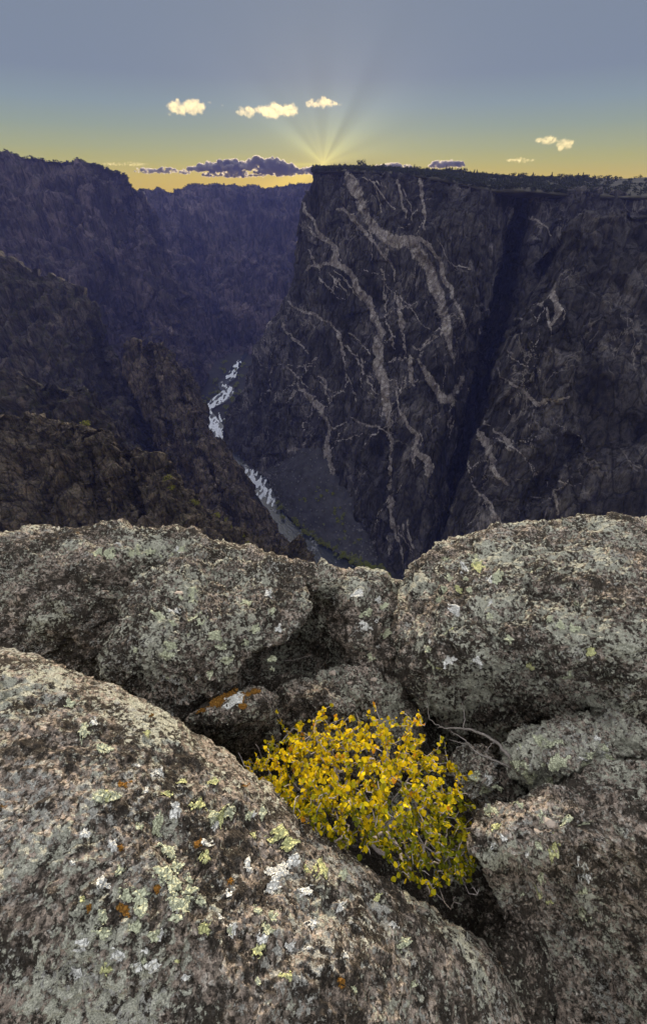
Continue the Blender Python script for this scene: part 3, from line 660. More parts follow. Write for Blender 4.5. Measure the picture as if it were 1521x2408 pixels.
def ribbon(line, n, zoff, jag=0.0, sc=1.0, seed=0):
    L = catmull(np.array(line, float), n); T = np.gradient(L[:, :2], axis=0); T /= np.linalg.norm(T, axis=1)[:, None] + 1e-9
    Nn = np.stack([-T[:, 1], T[:, 0]], -1)
    t = np.linspace(-1, 1, 9)
    q = np.stack([np.arange(n) * .35 + seed, np.zeros(n), np.zeros(n)], -1)
    wl_ = L[:, 2] * .5 * sc * (1 + jag * gnoise(q * 1.7)); wr_ = L[:, 2] * .5 * sc * (1 + jag * gnoise(q * 1.7 + 40))
    W_ = np.where(t[None] < 0, wl_[:, None], wr_[:, None]) * t[None]
    px = L[:, :1] + Nn[:, :1] * W_; py = L[:, 1:2] + Nn[:, 1:] * W_ * .8
    V = at_z(px, py, RIVER_Z + zoff)
    return V.reshape(-1, 3), grid_faces(n, 9)
v, f = ribbon(RL, 220, .6)
river = tag(link('river', mesh_np('river', v, f, M_water.m, True)), 'narrow river winding along the canyon floor', None, None, 'structure')
def foam_patch(line, n, seed, z=1.4, thr=.0, cell=.6):
    """broken white water: fine cells of the river surface kept by noise"""
    L = np.array(line, float); lo = L[:, :2].min(0) - 30; hi = L[:, :2].max(0) + 30
    px, py = np.meshgrid(np.arange(lo[0], hi[0], cell), np.arange(lo[1], hi[1], cell))
    d = poly_dist(px, py, L)
    V = at_z(px, py, RIVER_Z + z).reshape(-1, 3)
    nz = fbm(V / np.array([10., 38., 1e9]) + seed, 4).reshape(px.shape)
    keep = (nz + .5 * (1 - d) > thr + .06) & (d < 1.15)
    V[:, 2] += 1.0 * fbm(V / 7 + 9, 2)
    Fq = grid_faces(*px.shape); k = keep.ravel()[Fq].all(1)
    if k.sum() < 4: return
    v, f, _ = submesh(V, Fq, k, {})
    link('white_water', mesh_np('white_water', v, f, M_foam.m, True), river)
foam_patch([(562, 850, 10), (552, 868, 14), (544, 884, 18), (530, 890, 8)], 0, 3, thr=.05)
foam_patch([(522, 905, 10), (540, 917, 18), (522, 934, 22), (500, 950, 18), (486, 962, 14)], 0, 8, thr=.02)
foam_patch([(487, 966, 14), (497, 990, 26), (510, 1012, 30), (516, 1032, 14)], 0, 12, thr=-.05)
foam_patch([(514, 972, 5), (520, 990, 5), (527, 984, 4)], 0, 15, thr=0)
foam_patch([(520, 1018, 8), (523, 1044, 10)], 0, 19, thr=.0)
foam_patch([(564, 1114, 24), (590, 1124, 40), (612, 1142, 40), (628, 1162, 34), (640, 1186, 14)], 0, 23, thr=.10)

# scree boulders (uncountable) and riverside trees
def blob(seed, k=1):
    g = np.random.default_rng(seed); import itertools
    t = (1 + 5 ** .5) / 2
    V = np.array([(-1, t, 0), (1, t, 0), (-1, -t, 0), (1, -t, 0), (0, -1, t), (0, 1, t), (0, -1, -t), (0, 1, -t), (t, 0, -1), (t, 0, 1), (-t, 0, -1), (-t, 0, 1)], float)
    V /= np.linalg.norm(V[0]); V *= (.7 + .6 * g.random((12, 1))); V *= .7 + .6 * g.random(3)
    Fc = [(0, 11, 5), (0, 5, 1), (0, 1, 7), (0, 7, 10), (0, 10, 11), (1, 5, 9), (5, 11, 4), (11, 10, 2), (10, 7, 6), (7, 1, 8), (3, 9, 4), (3, 4, 2), (3, 2, 6), (3, 6, 8), (3, 8, 9), (4, 9, 5), (2, 4, 11), (6, 2, 10), (8, 6, 7), (9, 8, 1)]
    return V, Fc
M_stone = plain_mat('scree_stone', (.075, .073, .082), .5, .4, .9)
mb = MB(); TV = talusV.reshape(-1, 3)
for i in range(1500):
    p = TV[rng.integers(len(TV))] + rng.normal(size=3) * (2, 2, 0); V, Fc = blob(i); s = .5 + 2.6 * rng.random() ** 5
    mb.add(V * s + p, Fc)
tag(link('scree_boulders', mb.mesh('scree_boulders', M_stone)), 'grey boulders strewn over the scree fan', 'scree', None, 'stuff')

def crown_mesh(name, seed, h, w, n, leaf, mat, conifer=False, trunk=None):
    g = np.random.default_rng(seed); V = []; Fc = []
    nl = 7; lob = np.stack([g.normal(size=nl) * .3 * w, g.normal(size=nl) * .3 * w, h * (.35 + .5 * g.random(nl))], -1); lr = w * (.28 + .25 * g.random(nl))
    for i in range(n):
        if conifer:
            z = g.random() ** 1.4; r = w * .5 * (1 - z) * (.35 + .75 * g.random()); a = g.random() * 6.283
            c = np.array([r * math.cos(a), r * math.sin(a), h * (.12 + .88 * z)])
        else:
            k = g.integers(nl); d = g.normal(size=3); d /= np.linalg.norm(d); c = lob[k] + d * lr[k] * (.6 + .5 * g.random())
            c[2] = max(c[2], .08 * h)
        u = g.normal(size=3); u /= np.linalg.norm(u); v_ = np.cross(u, g.normal(size=3)); v_ /= np.linalg.norm(v_)
        s = leaf * (.6 + .8 * g.random()); b = len(V)
        V += [c + u * s, c + v_ * s * .8, c - u * s, c - v_ * s * .8]; Fc.append((b, b + 1, b + 2, b + 3))
    m = MB(); m.add(np.array(V), Fc)
    if trunk: return m.mesh(name, mat)
    m.tube(np.array([(0, 0, -.12 * h), (0.03 * w, 0, .3 * h), (0, .03 * w, .97 * h)]), [w * .06, w * .045, w * .012], 5)
    if not conifer:
        for k in range(nl): m.tube(np.array([(0, 0, .12 * h), lob[k] * .5 + (0, 0, .1 * h), lob[k]]), [w * .035, w * .025, w * .012], 4)
    return m.mesh(name, mat)
M_rimtree = plain_mat('juniper_foliage', (.016, .020, .009), .5, .3, .9)
M_green = plain_mat('riverside_foliage', (.11, .12, .02), .55, .12, .9)
M_yel = plain_mat('ledge_foliage', (.13, .13, .015), .5, .3, .9)
rimM = [crown_mesh('juniper_tree', 100 + i, 6.0 + i % 3, 6.0, 130, .75, M_rimtree, i >= 4) for i in range(6)]
rivM = [crown_mesh('riverside_tree', 200 + i, 8.0, 9.0, 170, .95, M_green) for i in range(5)]
ledM = [crown_mesh('ledge_shrub', 300 + i, 1.6, 2.2, 140, .22, M_yel) for i in range(4)]
def put_tree(meshes, name, p, s, label, cat, group):
    o = link(name, meshes[rng.integers(len(meshes))], None, p); o.scale = (s, s, s * rng.uniform(.85, 1.2)); o.rotation_euler[2] = rng.uniform(0, 6.28)
    return tag(o, label, cat, group)
nr_, nc_ = platV.shape[:2]
used = 0
for j in range(0, nc_, 1):                       # the skyline row first: trees that stand against the sky
    if used < 170 and platV[0, j, 0] / max(platV[0, j, 1], 1) < .95:
        p = platV[rng.integers(0, 12), j]
        put_tree(rimM, 'juniper_tree', p - (0, 0, .4), rng.uniform(.55, 1.25) * (1.25 if rng.random() < .06 else 1), 'small dark tree standing against the sky on the cliff plateau', 'tree', 'trees along the plateau skyline'); used += 1
used = 0
while used < 110:
    r_ = nr_ - 1 - int(abs(rng.normal()) * 7) % nr_; j = int(rng.random() ** .8 * (nc_ - 1))
    p = platV[max(r_, 14), j]
    if p[0] / p[1] > .95: continue
    put_tree(rimM, 'rim_edge_tree', p - (0, 0, .4), rng.uniform(.5, 1.05), 'small dark tree growing at the brink of the vein streaked cliff', 'tree', 'trees at the cliff brink'); used += 1
mb = MB()
cr = [crown_mesh('tmp', 400 + i, 5.5, 6.5, 34, 1.15, None, False, True) for i in range(3)]
crv = []
for c in cr:
    a = np.zeros(len(c.vertices) * 3); c.vertices.foreach_get('co', a); crv.append((a.reshape(-1, 3), [tuple(p.vertices) for p in c.polygons])); bpy.data.meshes.remove(c)
for i in range(1700):
    p = platV[rng.integers(0, nr_ - 1), rng.integers(0, nc_ - 1)]
    V, Fc = crv[i % 3]; mb.add(V * rng.uniform(.6, 1.1) + p, Fc)
tag(link('rim_woodland', mb.mesh('rim_woodland', M_rimtree)), 'dark low woodland covering the plateau top', 'woodland', None, 'stuff')
# far rims: low trees that only roughen the skyline
for nm, rows_, n_ in (('far_rim_woodland', farV, 420), ('left_rim_woodland', leftV, 300)):
    mb = MB(); nc2 = rows_.shape[1]
    for i in range(n_):
        j = rng.integers(0, nc2 - 1); t_ = rng.random(); p = rows_[4, j] * (1 - t_) + rows_[4, j + 1] * t_; V, Fc = crv[i % 3]; mb.add(V * rng.uniform(.4, .95) + p - (0, 0, .6), Fc)
    tag(link(nm, mb.mesh(nm, M_rimtree)), 'thin dark woodland along the ' + ('distant rim' if 'far' in nm else 'left rim'), 'woodland', None, 'stuff')
# riverside trees between the river and the scree
bank = catmull(np.array([(655, 1190, 0), (690, 1222, 0), (730, 1258, 0), (775, 1290, 0), (820, 1315, 0), (870, 1340, 0), (900, 1362, 0)], float), 120)
for i in range(120):
    a = bank[i]; py = a[1] - abs(rng.normal()) * 9 + 4; px = a[0] + rng.normal() * 9 + 4
    p = at_z(px, py, RIVER_Z + 2 + 3 * rng.random())
    put_tree(rivM, 'riverside_tree', p, rng.uniform(.45, 1.0), 'green bushy tree in the strip between river and scree', 'tree', 'trees along the river bank')
upb = [(575, 858), (562, 880), (556, 900), (560, 922), (545, 940), (532, 960), (536, 990), (530, 850), (522, 874), (505, 895), (508, 920), (492, 935), (478, 950), (545, 1010), (534, 1030)]
for k in range(75):
    px, py = np.array(upb[k % 15]) + rng.normal(size=2) * (5, 6)
    put_tree(rivM, 'riverside_tree', at_z(px, py, RIVER_Z + 1), rng.uniform(.5, 1.1), 'dark tree on the bank of the far winding stretch of river', 'tree', 'trees along the far river')
for k in range(26):
    px, py = [(752, 1163), (790, 1205), (780, 1230), (810, 1215), (715, 1185), (800, 1265), (830, 1280), (765, 1165)][k % 8]
    r2 = (np.array([px, py]) + rng.normal(size=2) * 9); q = talusV.reshape(-1, 3); d = rays_of(*r2); d /= np.linalg.norm(d)
    c = q / np.linalg.norm(q, axis=1)[:, None]; p = q[np.argmax(c @ d)]
    put_tree(rivM, 'scree_bush', p - (0, 0, .6), rng.uniform(.35, .7), 'dark green bush growing on the grey scree fan', 'bush', 'bushes on the scree')
def surf_at(Vg, px, py):
    q = Vg.reshape(-1, 3); d = rays_of(px, py); d /= np.linalg.norm(d); c = (q / np.linalg.norm(q, axis=1)[:, None]) @ d
    return q[np.argmax(c)]
for k, (px, py) in enumerate([(204, 990), (218, 992), (395, 1128), (404, 1150), (424, 1164), (452, 1180), (462, 1186), (512, 1214), (530, 1226), (545, 1236), (570, 1262), (582, 1276), (588, 1285), (576, 1290), (595, 1292), (470, 1196)]):
    p = surf_at(nearV, px, py); put_tree(ledM, 'ledge_shrub', p - (0, 0, .25), rng.uniform(.9, 1.7), 'yellow green shrub growing on the near left rock ledge', 'shrub', 'shrubs on the near left ledge')

# ------------------------------------------------------------------ foreground rocks
def rock(name, label, outline, zs, mat, nr=120, nt=300, thick=.6, edge=.16, q=8, amp=.03, fine=.007, center=None, seed=0, flow=None, lobe=.9, facet=1.0):
    O = catmull(np.array(outline, float), 4000, True)
    s = np.concatenate([[0], np.cumsum(np.linalg.norm(np.diff(np.vstack([O, O[:1]]), axis=0), axis=1))]); tt = np.linspace(0, s[-1], nt, endpoint=False)
    O = np.stack([np.interp(tt, s, np.append(O[:, i], O[0, i])) for i in (0, 1)], -1)
    C = np.array(center if center else O.mean(0), float); zf = tps(zs)
    sf = np.linspace(0.0, 1, nr) ** .8; sf[0] = .004
    nb = max(10, nr // 6); sb = np.linspace(1, .03, nb + 1)[1:]
    def pos(S, B, back):
        px = C[0] + S[:, None] * (B[None, :, 0] - C[0]); py = C[1] + S[:, None] * (B[None, :, 1] - C[1])
        d = rays_of(px, py); t = zf(px, py) / d[..., 2]
        e = edge * (1 - np.sqrt(np.maximum(0, 1 - S ** q)))[:, None]
        if back: e = edge + thick * np.sqrt(np.maximum(0, 1 - S ** 2))[:, None]
        return d * (t + e)[..., None], px, py
    Pf, px, py = pos(sf, O, False); Pb, _, _ = pos(sb, O, True)
    P = np.concatenate([Pf, Pb]); n_ = P.shape[0]
    du = np.roll(P, -1, 1) - np.roll(P, 1, 1); dv = np.gradient(P, axis=0)
    N = np.cross(du, dv); N /= np.linalg.norm(N, axis=-1)[..., None] + 1e-12
    ctr = P.mean((0, 1))
    if ((N[:nr] * -P[:nr]).sum(-1)).mean() < 0: N = -N
    V = P.reshape(-1, 3); Nf = N.reshape(-1, 3)
    def relief(V):
        w = V + .05 * np.stack([gnoise(V * 6 + seed), gnoise(V * 6 + 30 + seed), gnoise(V * 6 + 60 + seed)], -1)
        if flow is not None: w = w * np.array(flow)
        d = amp * 1.2 * fbm(w * 3.0 + seed * 3.1, 3) + amp * .9 * ridged(w * 6.5 + seed, 3, .6)
        d += amp * lobe * (np.abs(gnoise(w * 2.1 + seed * 5.3)) + .5 * np.abs(gnoise(w * 4.6 + seed * 2.3)) - .35)
        d -= amp * lobe * .75 * np.exp(-(gnoise(w * np.array([1.1, 1.1, 2.2]) + seed * 8.7) / .022) ** 2)
        d += amp * facet * (1.5 * facets(w * np.array([2.3, 2.3, 3.0]) + seed * 4.1) + .8 * facets(w * 5.5 + seed))
        c, e = cells(w * 7 + seed); c2, e2 = cells(w * 18 + seed)
        d += amp * .8 * (c - .5) + fine * 2.0 * (c2 - .5)
        d += fine * 1.5 * fbm(V * 28, 3, 2.1, .62) + fine * .55 * fbm(V * 110, 2)
        return d
    V2 = V + Nf * relief(V)[:, None]
    org = V2[:nr * nt].mean(0); org[2] = V2[:, 2].min()
    Fq = grid_faces(n_, nt, True)[:, ::-1]
    me = mesh_np(name, V2 - org, Fq, mat, True)
    o = link(name, me, None, org.tolist()); tag(o, label, 'rock', 'front rocks on the rim')
    def front(px, py, lift=0.0):
        def b(px, py):
            d = rays_of(px, py); return d * (zf(px, py) / d[..., 2])[..., None]
        p0 = b(px, py); n0 = np.cross(b(px + 1, py) - p0, b(px, py + 1) - p0); n0 /= np.linalg.norm(n0, axis=-1)[..., None]
        if (n0 * -p0).sum() < 0: n0 = -n0
        sh = p0.shape; p = p0.reshape(-1, 3); n = n0.reshape(-1, 3)
        return (p + n * (relief(p) + np.ravel(lift))[:, None]).reshape(sh), n0
    return o, front, org

M_slab = rock_mat('granite_slab', .46, .66, .7, .42, .74)
M_mid = rock_mat('granite_mid', .55, .82, .4, .35, .5)
M_back = rock_mat('granite_back', .49, .74, .5, .5, .5)
M_boul = rock_mat('granite_boulder', .55, .76, .4, .08, .45)
M_small = rock_mat('granite_small', .60, .7, .6, .15, .7)
M_block = rock_mat('granite_block', .38, .58, .6, .3, .5)
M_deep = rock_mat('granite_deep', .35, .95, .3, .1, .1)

slab, slab_f, slab_o = rock('sloping_slab', 'large speckled pinkish slab sloping across the lower left', 
    [(-260, 1470), (-60, 1510), (100, 1545), (190, 1583), (300, 1630), (430, 1705), (520, 1770), (600, 1835), (680, 1905), (760, 1972), (850, 2040), (950, 2105), (1050, 2170), (1130, 2225), (1190, 2300), (1230, 2420), (1230, 2620), (900, 2760), (300, 2760), (-260, 2620), (-330, 2050)],
    [(-260, 1480, -1.52), (-60, 1510, -1.50), (190, 1590, -1.52), (430, 1712, -1.60), (600, 1840, -1.68), (760, 1975, -1.78), (950, 2110, -1.92), (1130, 2230, -2.12), (1230, 2600, -2.2), (-330, 2050, -1.45), (190, 1900, -1.42), (400, 2000, -1.46), (300, 2218, -1.44), (650, 2218, -1.56), (900, 2218, -1.76), (300, 2700, -1.6), (900, 2700, -1.8), (600, 2050, -1.58)],
    M_slab, 235, 560, .7, .22, 14, .011, .0055, (420, 2090), 1, None, .9, .8)
back, back_f, _ = rock('skyline_rock', 'broad lichen covered rock forming the brink below the canyon view',
    [(-300, 1250), (-100, 1246), (60, 1246), (190, 1241), (250, 1234), (310, 1240), (335, 1246), (385, 1239), (440, 1250), (520, 1275), (640, 1311), (760, 1337), (860, 1353), (950, 1370), (1010, 1420), (1010, 1560), (990, 1690), (850, 1720), (600, 1700), (400, 1660), (150, 1640), (-300, 1640), (-380, 1450)],
    [(-300, 1250, -2.15), (-100, 1246, -2.15), (60, 1245, -2.16), (190, 1241, -2.18), (250, 1234, -2.18), (335, 1248, -2.24), (385, 1239, -2.2), (520, 1275, -2.25), (640, 1311, -2.31), (760, 1337, -2.37), (950, 1370, -2.47), (1010, 1560, -2.60), (990, 1690, -2.75), (850, 1460, -2.32), (800, 1400, -2.30), (900, 1600, -2.52), (798, 1450, -2.40), (795, 1520, -2.52), (748, 1440, -2.72), (720, 1390, -2.46), (710, 1530, -3.15), (640, 1570, -3.15), (785, 1570, -2.80), (745, 1530, -3.05), (300, 1400, -2.36), (380, 1300, -2.30), (560, 1300, -2.34), (850, 1700, -2.7), (600, 1700, -2.85), (400, 1600, -2.6), (150, 1620, -2.65), (200, 1500, -2.35), (240, 1400, -2.20), (330, 1300, -2.22), (100, 1350, -2.15), (-300, 1640, -2.5), (-380, 1450, -2.2), (450, 1330, -2.22)],
    M_back, 180, 470, .8, .16, 14, .030, .008, (480, 1460), 2)
mid, mid_f, _ = rock('overhanging_block', 'big lichen crusted block with a dark hollow under its right edge',
    [(322, 1352), (380, 1325), (440, 1312), (490, 1330), (520, 1322), (580, 1312), (650, 1322), (700, 1338), (710, 1375), (716, 1412), (708, 1452), (690, 1484), (648, 1516), (598, 1540), (564, 1566), (556, 1600), (540, 1645), (500, 1685), (452, 1720), (400, 1720), (330, 1660), (262, 1604), (232, 1580), (238, 1540), (262, 1500), (290, 1455), (285, 1410)],
    [(322, 1352, -2.12), (440, 1312, -2.07), (505, 1335, -2.14), (580, 1312, -2.08), (700, 1338, -2.08), (724, 1412, -2.04), (700, 1500, -2.00), (600, 1558, -2.02), (566, 1612, -2.14), (500, 1685, -2.42), (400, 1715, -2.36), (262, 1600, -2.18), (238, 1540, -2.14), (290, 1455, -2.08), (480, 1480, -1.92), (420, 1400, -1.96), (430, 1350, -1.98), (620, 1420, -1.97), (620, 1345, -2.02), (535, 1370, -2.08), (380, 1560, -2.02), (500, 1590, -2.06), (320, 1500, -2.02), (650, 1480, -1.97), (540, 1440, -1.93)],
    M_mid, 185, 440, .36, .06, 40, .024, .009, (480, 1510), 3, None, .7, 1.2)
boul, boul_f, _ = rock('rounded_boulder', 'huge rounded grey green boulder on the right with lichen',
    [(952, 1372), (962, 1335), (1010, 1292), (1090, 1262), (1200, 1234), (1331, 1219), (1480, 1214), (1640, 1230), (1760, 1350), (1760, 1650), (1560, 1760), (1380, 1735), (1290, 1745), (1205, 1775), (1130, 1750), (1040, 1705), (985, 1660), (955, 1610), (940, 1560), (934, 1500), (938, 1430)],
    [(952, 1372, -2.35), (1010, 1292, -2.20), (1090, 1262, -2.12), (1200, 1234, -2.06), (1331, 1219, -2.02), (1480, 1214, -2.0), (1640, 1230, -2.0), (1760, 1450, -1.9), (1000, 1400, -2.12), (1100, 1400, -1.93), (1250, 1380, -1.85), (1450, 1380, -1.8), (1000, 1500, -2.08), (1120, 1480, -1.90), (1300, 1480, -1.80), (1500, 1480, -1.75), (955, 1560, -2.3), (1050, 1580, -2.15), (1180, 1590, -2.12), (1330, 1580, -1.96), (1500, 1580, -1.9), (1000, 1665, -2.55), (1100, 1690, -2.70), (1200, 1740, -2.82), (1200, 1670, -2.55), (1350, 1690, -2.56), (1500, 1700, -2.5), (1760, 1650, -2.2), (940, 1460, -2.32)],
    M_boul, 200, 470, .9, .12, 18, .026, .008, (1280, 1480), 4, (.8, .8, 1.5))
wedge, wedge_f, _ = rock('wedge_rock', 'wedge shaped rock with a white patch and orange lichen rim',
    [(436, 1694), (470, 1668), (525, 1640), (590, 1627), (630, 1626), (650, 1644), (657, 1690), (656, 1750), (630, 1800), (560, 1810), (500, 1780), (455, 1735)],
    [(436, 1694, -2.16), (470, 1668, -2.16), (525, 1640, -2.17), (590, 1627, -2.19), (640, 1630, -2.22), (657, 1690, -2.34), (640, 1780, -2.85), (500, 1780, -2.85), (560, 1655, -2.10), (500, 1688, -2.09), (600, 1665, -2.12), (560, 1690, -2.16), (560, 1740, -2.55), (480, 1728, -2.42), (620, 1720, -2.46)],
    rock_mat('granite_wedge', .42, .72, .3, .30, .4), 120, 300, .35, .05, 16, .012, .006, (548, 1705), 5)
r3, r3_f, _ = rock('low_boulder', 'low dark lichen spotted boulder behind the yellow shrub',
    [(650, 1668), (664, 1628), (704, 1600), (762, 1588), (850, 1568), (925, 1580), (968, 1640), (1000, 1740), (960, 1850), (800, 1850), (690, 1800), (656, 1720)],
    [(648, 1660, -2.50), (664, 1628, -2.48), (704, 1600, -2.50), (762, 1588, -2.50), (850, 1556, -2.48), (925, 1580, -2.52), (968, 1640, -2.6), (1000, 1740, -2.75), (960, 1850, -3.0), (690, 1800, -3.0), (656, 1720, -2.7), (760, 1620, -2.38), (850, 1620, -2.42), (720, 1660, -2.42), (850, 1700, -2.6), (780, 1720, -2.62)],
    rock_mat('granite_low', .60, .66, .3, .1, .3), 100, 240, .4, .10, 9, .022, .008, (810, 1690), 6)
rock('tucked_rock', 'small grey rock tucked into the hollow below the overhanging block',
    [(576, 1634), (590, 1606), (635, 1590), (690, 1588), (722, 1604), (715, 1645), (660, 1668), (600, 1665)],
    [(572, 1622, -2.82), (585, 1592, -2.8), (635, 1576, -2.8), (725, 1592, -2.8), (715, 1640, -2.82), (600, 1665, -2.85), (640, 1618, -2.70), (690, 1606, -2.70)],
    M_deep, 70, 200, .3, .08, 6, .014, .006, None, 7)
r2, r2_f, _ = rock('crusted_boulder', 'small boulder thick with pale lichen under the huge rounded one',
    [(1186, 1780), (1200, 1748), (1250, 1715), (1331, 1684), (1400, 1678), (1480, 1690), (1540, 1760), (1520, 1860), (1400, 1890), (1310, 1880), (1230, 1868), (1192, 1825)],
    [(1186, 1780, -2.30), (1250, 1715, -2.25), (1331, 1684, -2.18), (1480, 1690, -2.1), (1540, 1760, -2.1), (1520, 1860, -2.45), (1400, 1890, -2.6), (1230, 1868, -2.62), (1310, 1860, -2.5), (1260, 1760, -2.10), (1340, 1750, -2.03), (1330, 1820, -2.08), (1240, 1820, -2.22)],
    rock_mat('granite_crusted', .74, .65, .5, .2, .85), 110, 270, .4, .07, 14, .024, .009, (1340, 1780), 8)
r5, r5_f, _ = rock('tilted_stone', 'narrow tilted stone right of the yellow shrub',
    [(1070, 1800), (1082, 1768), (1110, 1756), (1140, 1768), (1185, 1805), (1245, 1862), (1250, 1900), (1190, 1925), (1130, 1905), (1090, 1870)],
    [(1070, 1800, -2.33), (1110, 1756, -2.30), (1185, 1805, -2.36), (1245, 1862, -2.44), (1190, 1925, -2.5), (1090, 1870, -2.42), (1120, 1800, -2.22), (1160, 1850, -2.28)],
    M_small, 100, 260, .35, .05, 14, .018, .007, (1150, 1840), 9)
r6, r6_f, _ = rock('corner_block', 'speckled brown block with dark front face at the lower right',
    [(1104, 1932), (1125, 1908), (1180, 1888), (1240, 1868), (1331, 1842), (1460, 1800), (1640, 1800), (1740, 2000), (1740, 2420), (1560, 2560), (1360, 2460), (1270, 2330), (1215, 2220), (1165, 2120), (1140, 2040), (1108, 1980)],
    [(1104, 1932, -2.08), (1180, 1888, -2.04), (1331, 1842, -1.98), (1460, 1800, -1.92), (1740, 2000, -1.8), (1740, 2420, -2.3), (1360, 2460, -2.9), (1215, 2220, -2.75), (1165, 2120, -2.45), (1120, 1990, -2.06), (1200, 1950, -1.95), (1330, 1930, -1.87), (1180, 2015, -2.02), (1260, 1995, -1.95), (1331, 1985, -1.90), (1200, 2080, -2.34), (1260, 2060, -2.26), (1331, 2050, -2.18), (1260, 2130, -2.52), (1331, 2120, -2.45), (1331, 2218, -2.72), (1240, 2218, -2.72), (1450, 2060, -2.1), (1500, 2200, -2.4)],
    M_block, 125, 300, .5, .06, 24, .020, .008, (1330, 2080), 10)
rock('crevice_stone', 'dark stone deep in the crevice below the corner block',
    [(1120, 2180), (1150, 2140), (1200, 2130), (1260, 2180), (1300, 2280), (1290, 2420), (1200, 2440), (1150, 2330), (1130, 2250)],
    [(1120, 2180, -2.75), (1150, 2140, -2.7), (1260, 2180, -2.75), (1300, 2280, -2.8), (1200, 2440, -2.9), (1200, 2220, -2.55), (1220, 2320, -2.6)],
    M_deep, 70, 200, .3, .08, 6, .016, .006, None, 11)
# the ledge that carries all of them
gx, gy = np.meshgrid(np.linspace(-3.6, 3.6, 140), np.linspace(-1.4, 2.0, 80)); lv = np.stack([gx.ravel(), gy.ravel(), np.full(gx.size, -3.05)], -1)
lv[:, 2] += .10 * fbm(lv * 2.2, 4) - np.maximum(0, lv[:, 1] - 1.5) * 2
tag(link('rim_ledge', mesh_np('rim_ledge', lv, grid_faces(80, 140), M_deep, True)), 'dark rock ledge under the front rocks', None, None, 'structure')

# raised lichen crusts on the slab
def lichen_mat(name, a, b):
    m = NT(name); O = m.coord('Object'); n = m.noise(O, 90, 4, .7); e = m.voro(O, 85, 'DISTANCE_TO_EDGE')
    c = m.ramp(n, [(.3, a), (.7, b)]); c = m.mix(m.ramp(e, [(0, .7), (.06, 0)]), c, tuple(x * .3 for x in a) + (1,))
    m.bsdf(c, .95, m.bump(m.math('ADD', m.ramp(e, [(0, 0), (.2, 1)]), m.math('MULTIPLY', m.noise(O, 260, 4, .7), .6)), .004, 1), .08); return m.m
M_lg = lichen_mat('green_crust_lichen', (.36, .39, .28), (.60, .63, .48)); M_lw = lichen_mat('white_crust_lichen', (.50, .51, .51), (.80, .81, .80)); M_ly = lichen_mat('yellow_green_crust', (.40, .42, .20), (.60, .61, .34))
M_lo = lichen_mat('orange_crust_lichen', (.17, .075, .018), (.28, .15, .035))
def patch(front, root, rorg, cx, cy, rx, ry, mat, seed, lift=.006, label=None, ang=0.0, n=38):
    n = int(n); a, b = np.meshgrid(np.linspace(-1.35, 1.35, n), np.linspace(-1.35, 1.35, n))
    ca, sa = math.cos(ang), math.sin(ang)
    px = cx + (a * rx) * ca - (b * ry) * sa; py = cy + (a * rx) * sa + (b * ry) * ca
    q = np.stack([a.ravel() * 1.3 + seed * 7.7, b.ravel() * 1.3, np.full(a.size, seed * 3.3)], -1)
    fld = 1.0 - np.sqrt(a ** 2 + b ** 2) + .75 * fbm(q, 4, 2.1, .6).reshape(a.shape)
    p0, nn = front(px, py, np.zeros(px.shape))
    lump = .5 + .5 * (1 - cells(np.stack([px.ravel() / 9.0, py.ravel() / 9.0, np.full(px.size, seed * 1.0)], -1))[1]).reshape(px.shape)
    p = p0 + nn * (lift * np.clip(fld * 6, -.6, 1) * lump + .0015)[..., None]
    Fq = grid_faces(n, n); k = (fld.ravel()[Fq] > 0.02).all(1)
    if k.sum() < 8: return
    v, f, _ = submesh(p.reshape(-1, 3), Fq[:, ::1], k, {})
    o = link('lichen_patch', mesh_np('lichen_patch', v - rorg, f, mat, True), root)
    if label: o['label'] = label
def zs7(x, y): return 190 + x * .3952, 1569.7 + y * .3952
for i, (x, y, rx, ry, m_) in enumerate([(110, 800, 45, 35, 0), (190, 795, 40, 35, 0), (455, 940, 35, 60, 0), (345, 965, 30, 20, 0), (520, 1090, 60, 45, 0), (490, 1240, 60, 50, 0), (570, 1190, 40, 45, 0), (550, 1310, 50, 60, 0), (590, 1410, 80, 60, 0), (650, 1340, 50, 40, 0), (640, 1265, 25, 30, 0), (270, 1350, 40, 40, 0), (360, 1360, 60, 40, 0), (365, 1440, 40, 60, 0), (340, 1540, 40, 40, 0), (570, 1500, 40, 25, 0), (150, 1575, 50, 40, 0), (440, 1600, 40, 45, 0), (1050, 1450, 26, 40, 0), (1140, 1490, 30, 34, 0), (1100, 1570, 34, 44, 0), (715, 1395, 28, 24, 0),
        (130, 1280, 28, 40, 1), (165, 1305, 20, 20, 1), (340, 600, 28, 20, 1), (385, 750, 20, 25, 1), (1185, 1210, 60, 50, 1), (1150, 1290, 40, 40, 1), (1255, 1160, 40, 35, 1), (1330, 1340, 50, 30, 1), (895, 1570, 35, 40, 1), (830, 1490, 20, 24, 1), (740, 1060, 40, 26, 1), (880, 1340, 22, 28, 1), (510, 780, 50, 26, 2), (830, 900, 24, 46, 2), (690, 840, 46, 36, 2), (1170, 1000, 60, 36, 2), (1420, 1190, 34, 60, 2), (1230, 1070, 46, 34, 2), (600, 690, 30, 20, 2), (250, 725, 40, 30, 3), (235, 1085, 24, 18, 3), (455, 1330, 20, 34, 3), (690, 1060, 34, 24, 3), (60, 1430, 18, 30, 3), (975, 720, 24, 10, 3), (425, 290, 16, 10, 3)]):
    px, py = zs7(x, y)
    patch(slab_f, slab, slab_o, px, py, rx * .3952, ry * .3952, (M_lg, M_lw, M_ly, M_lo)[m_], i + 1, (.007, .003, .005, .002)[m_])
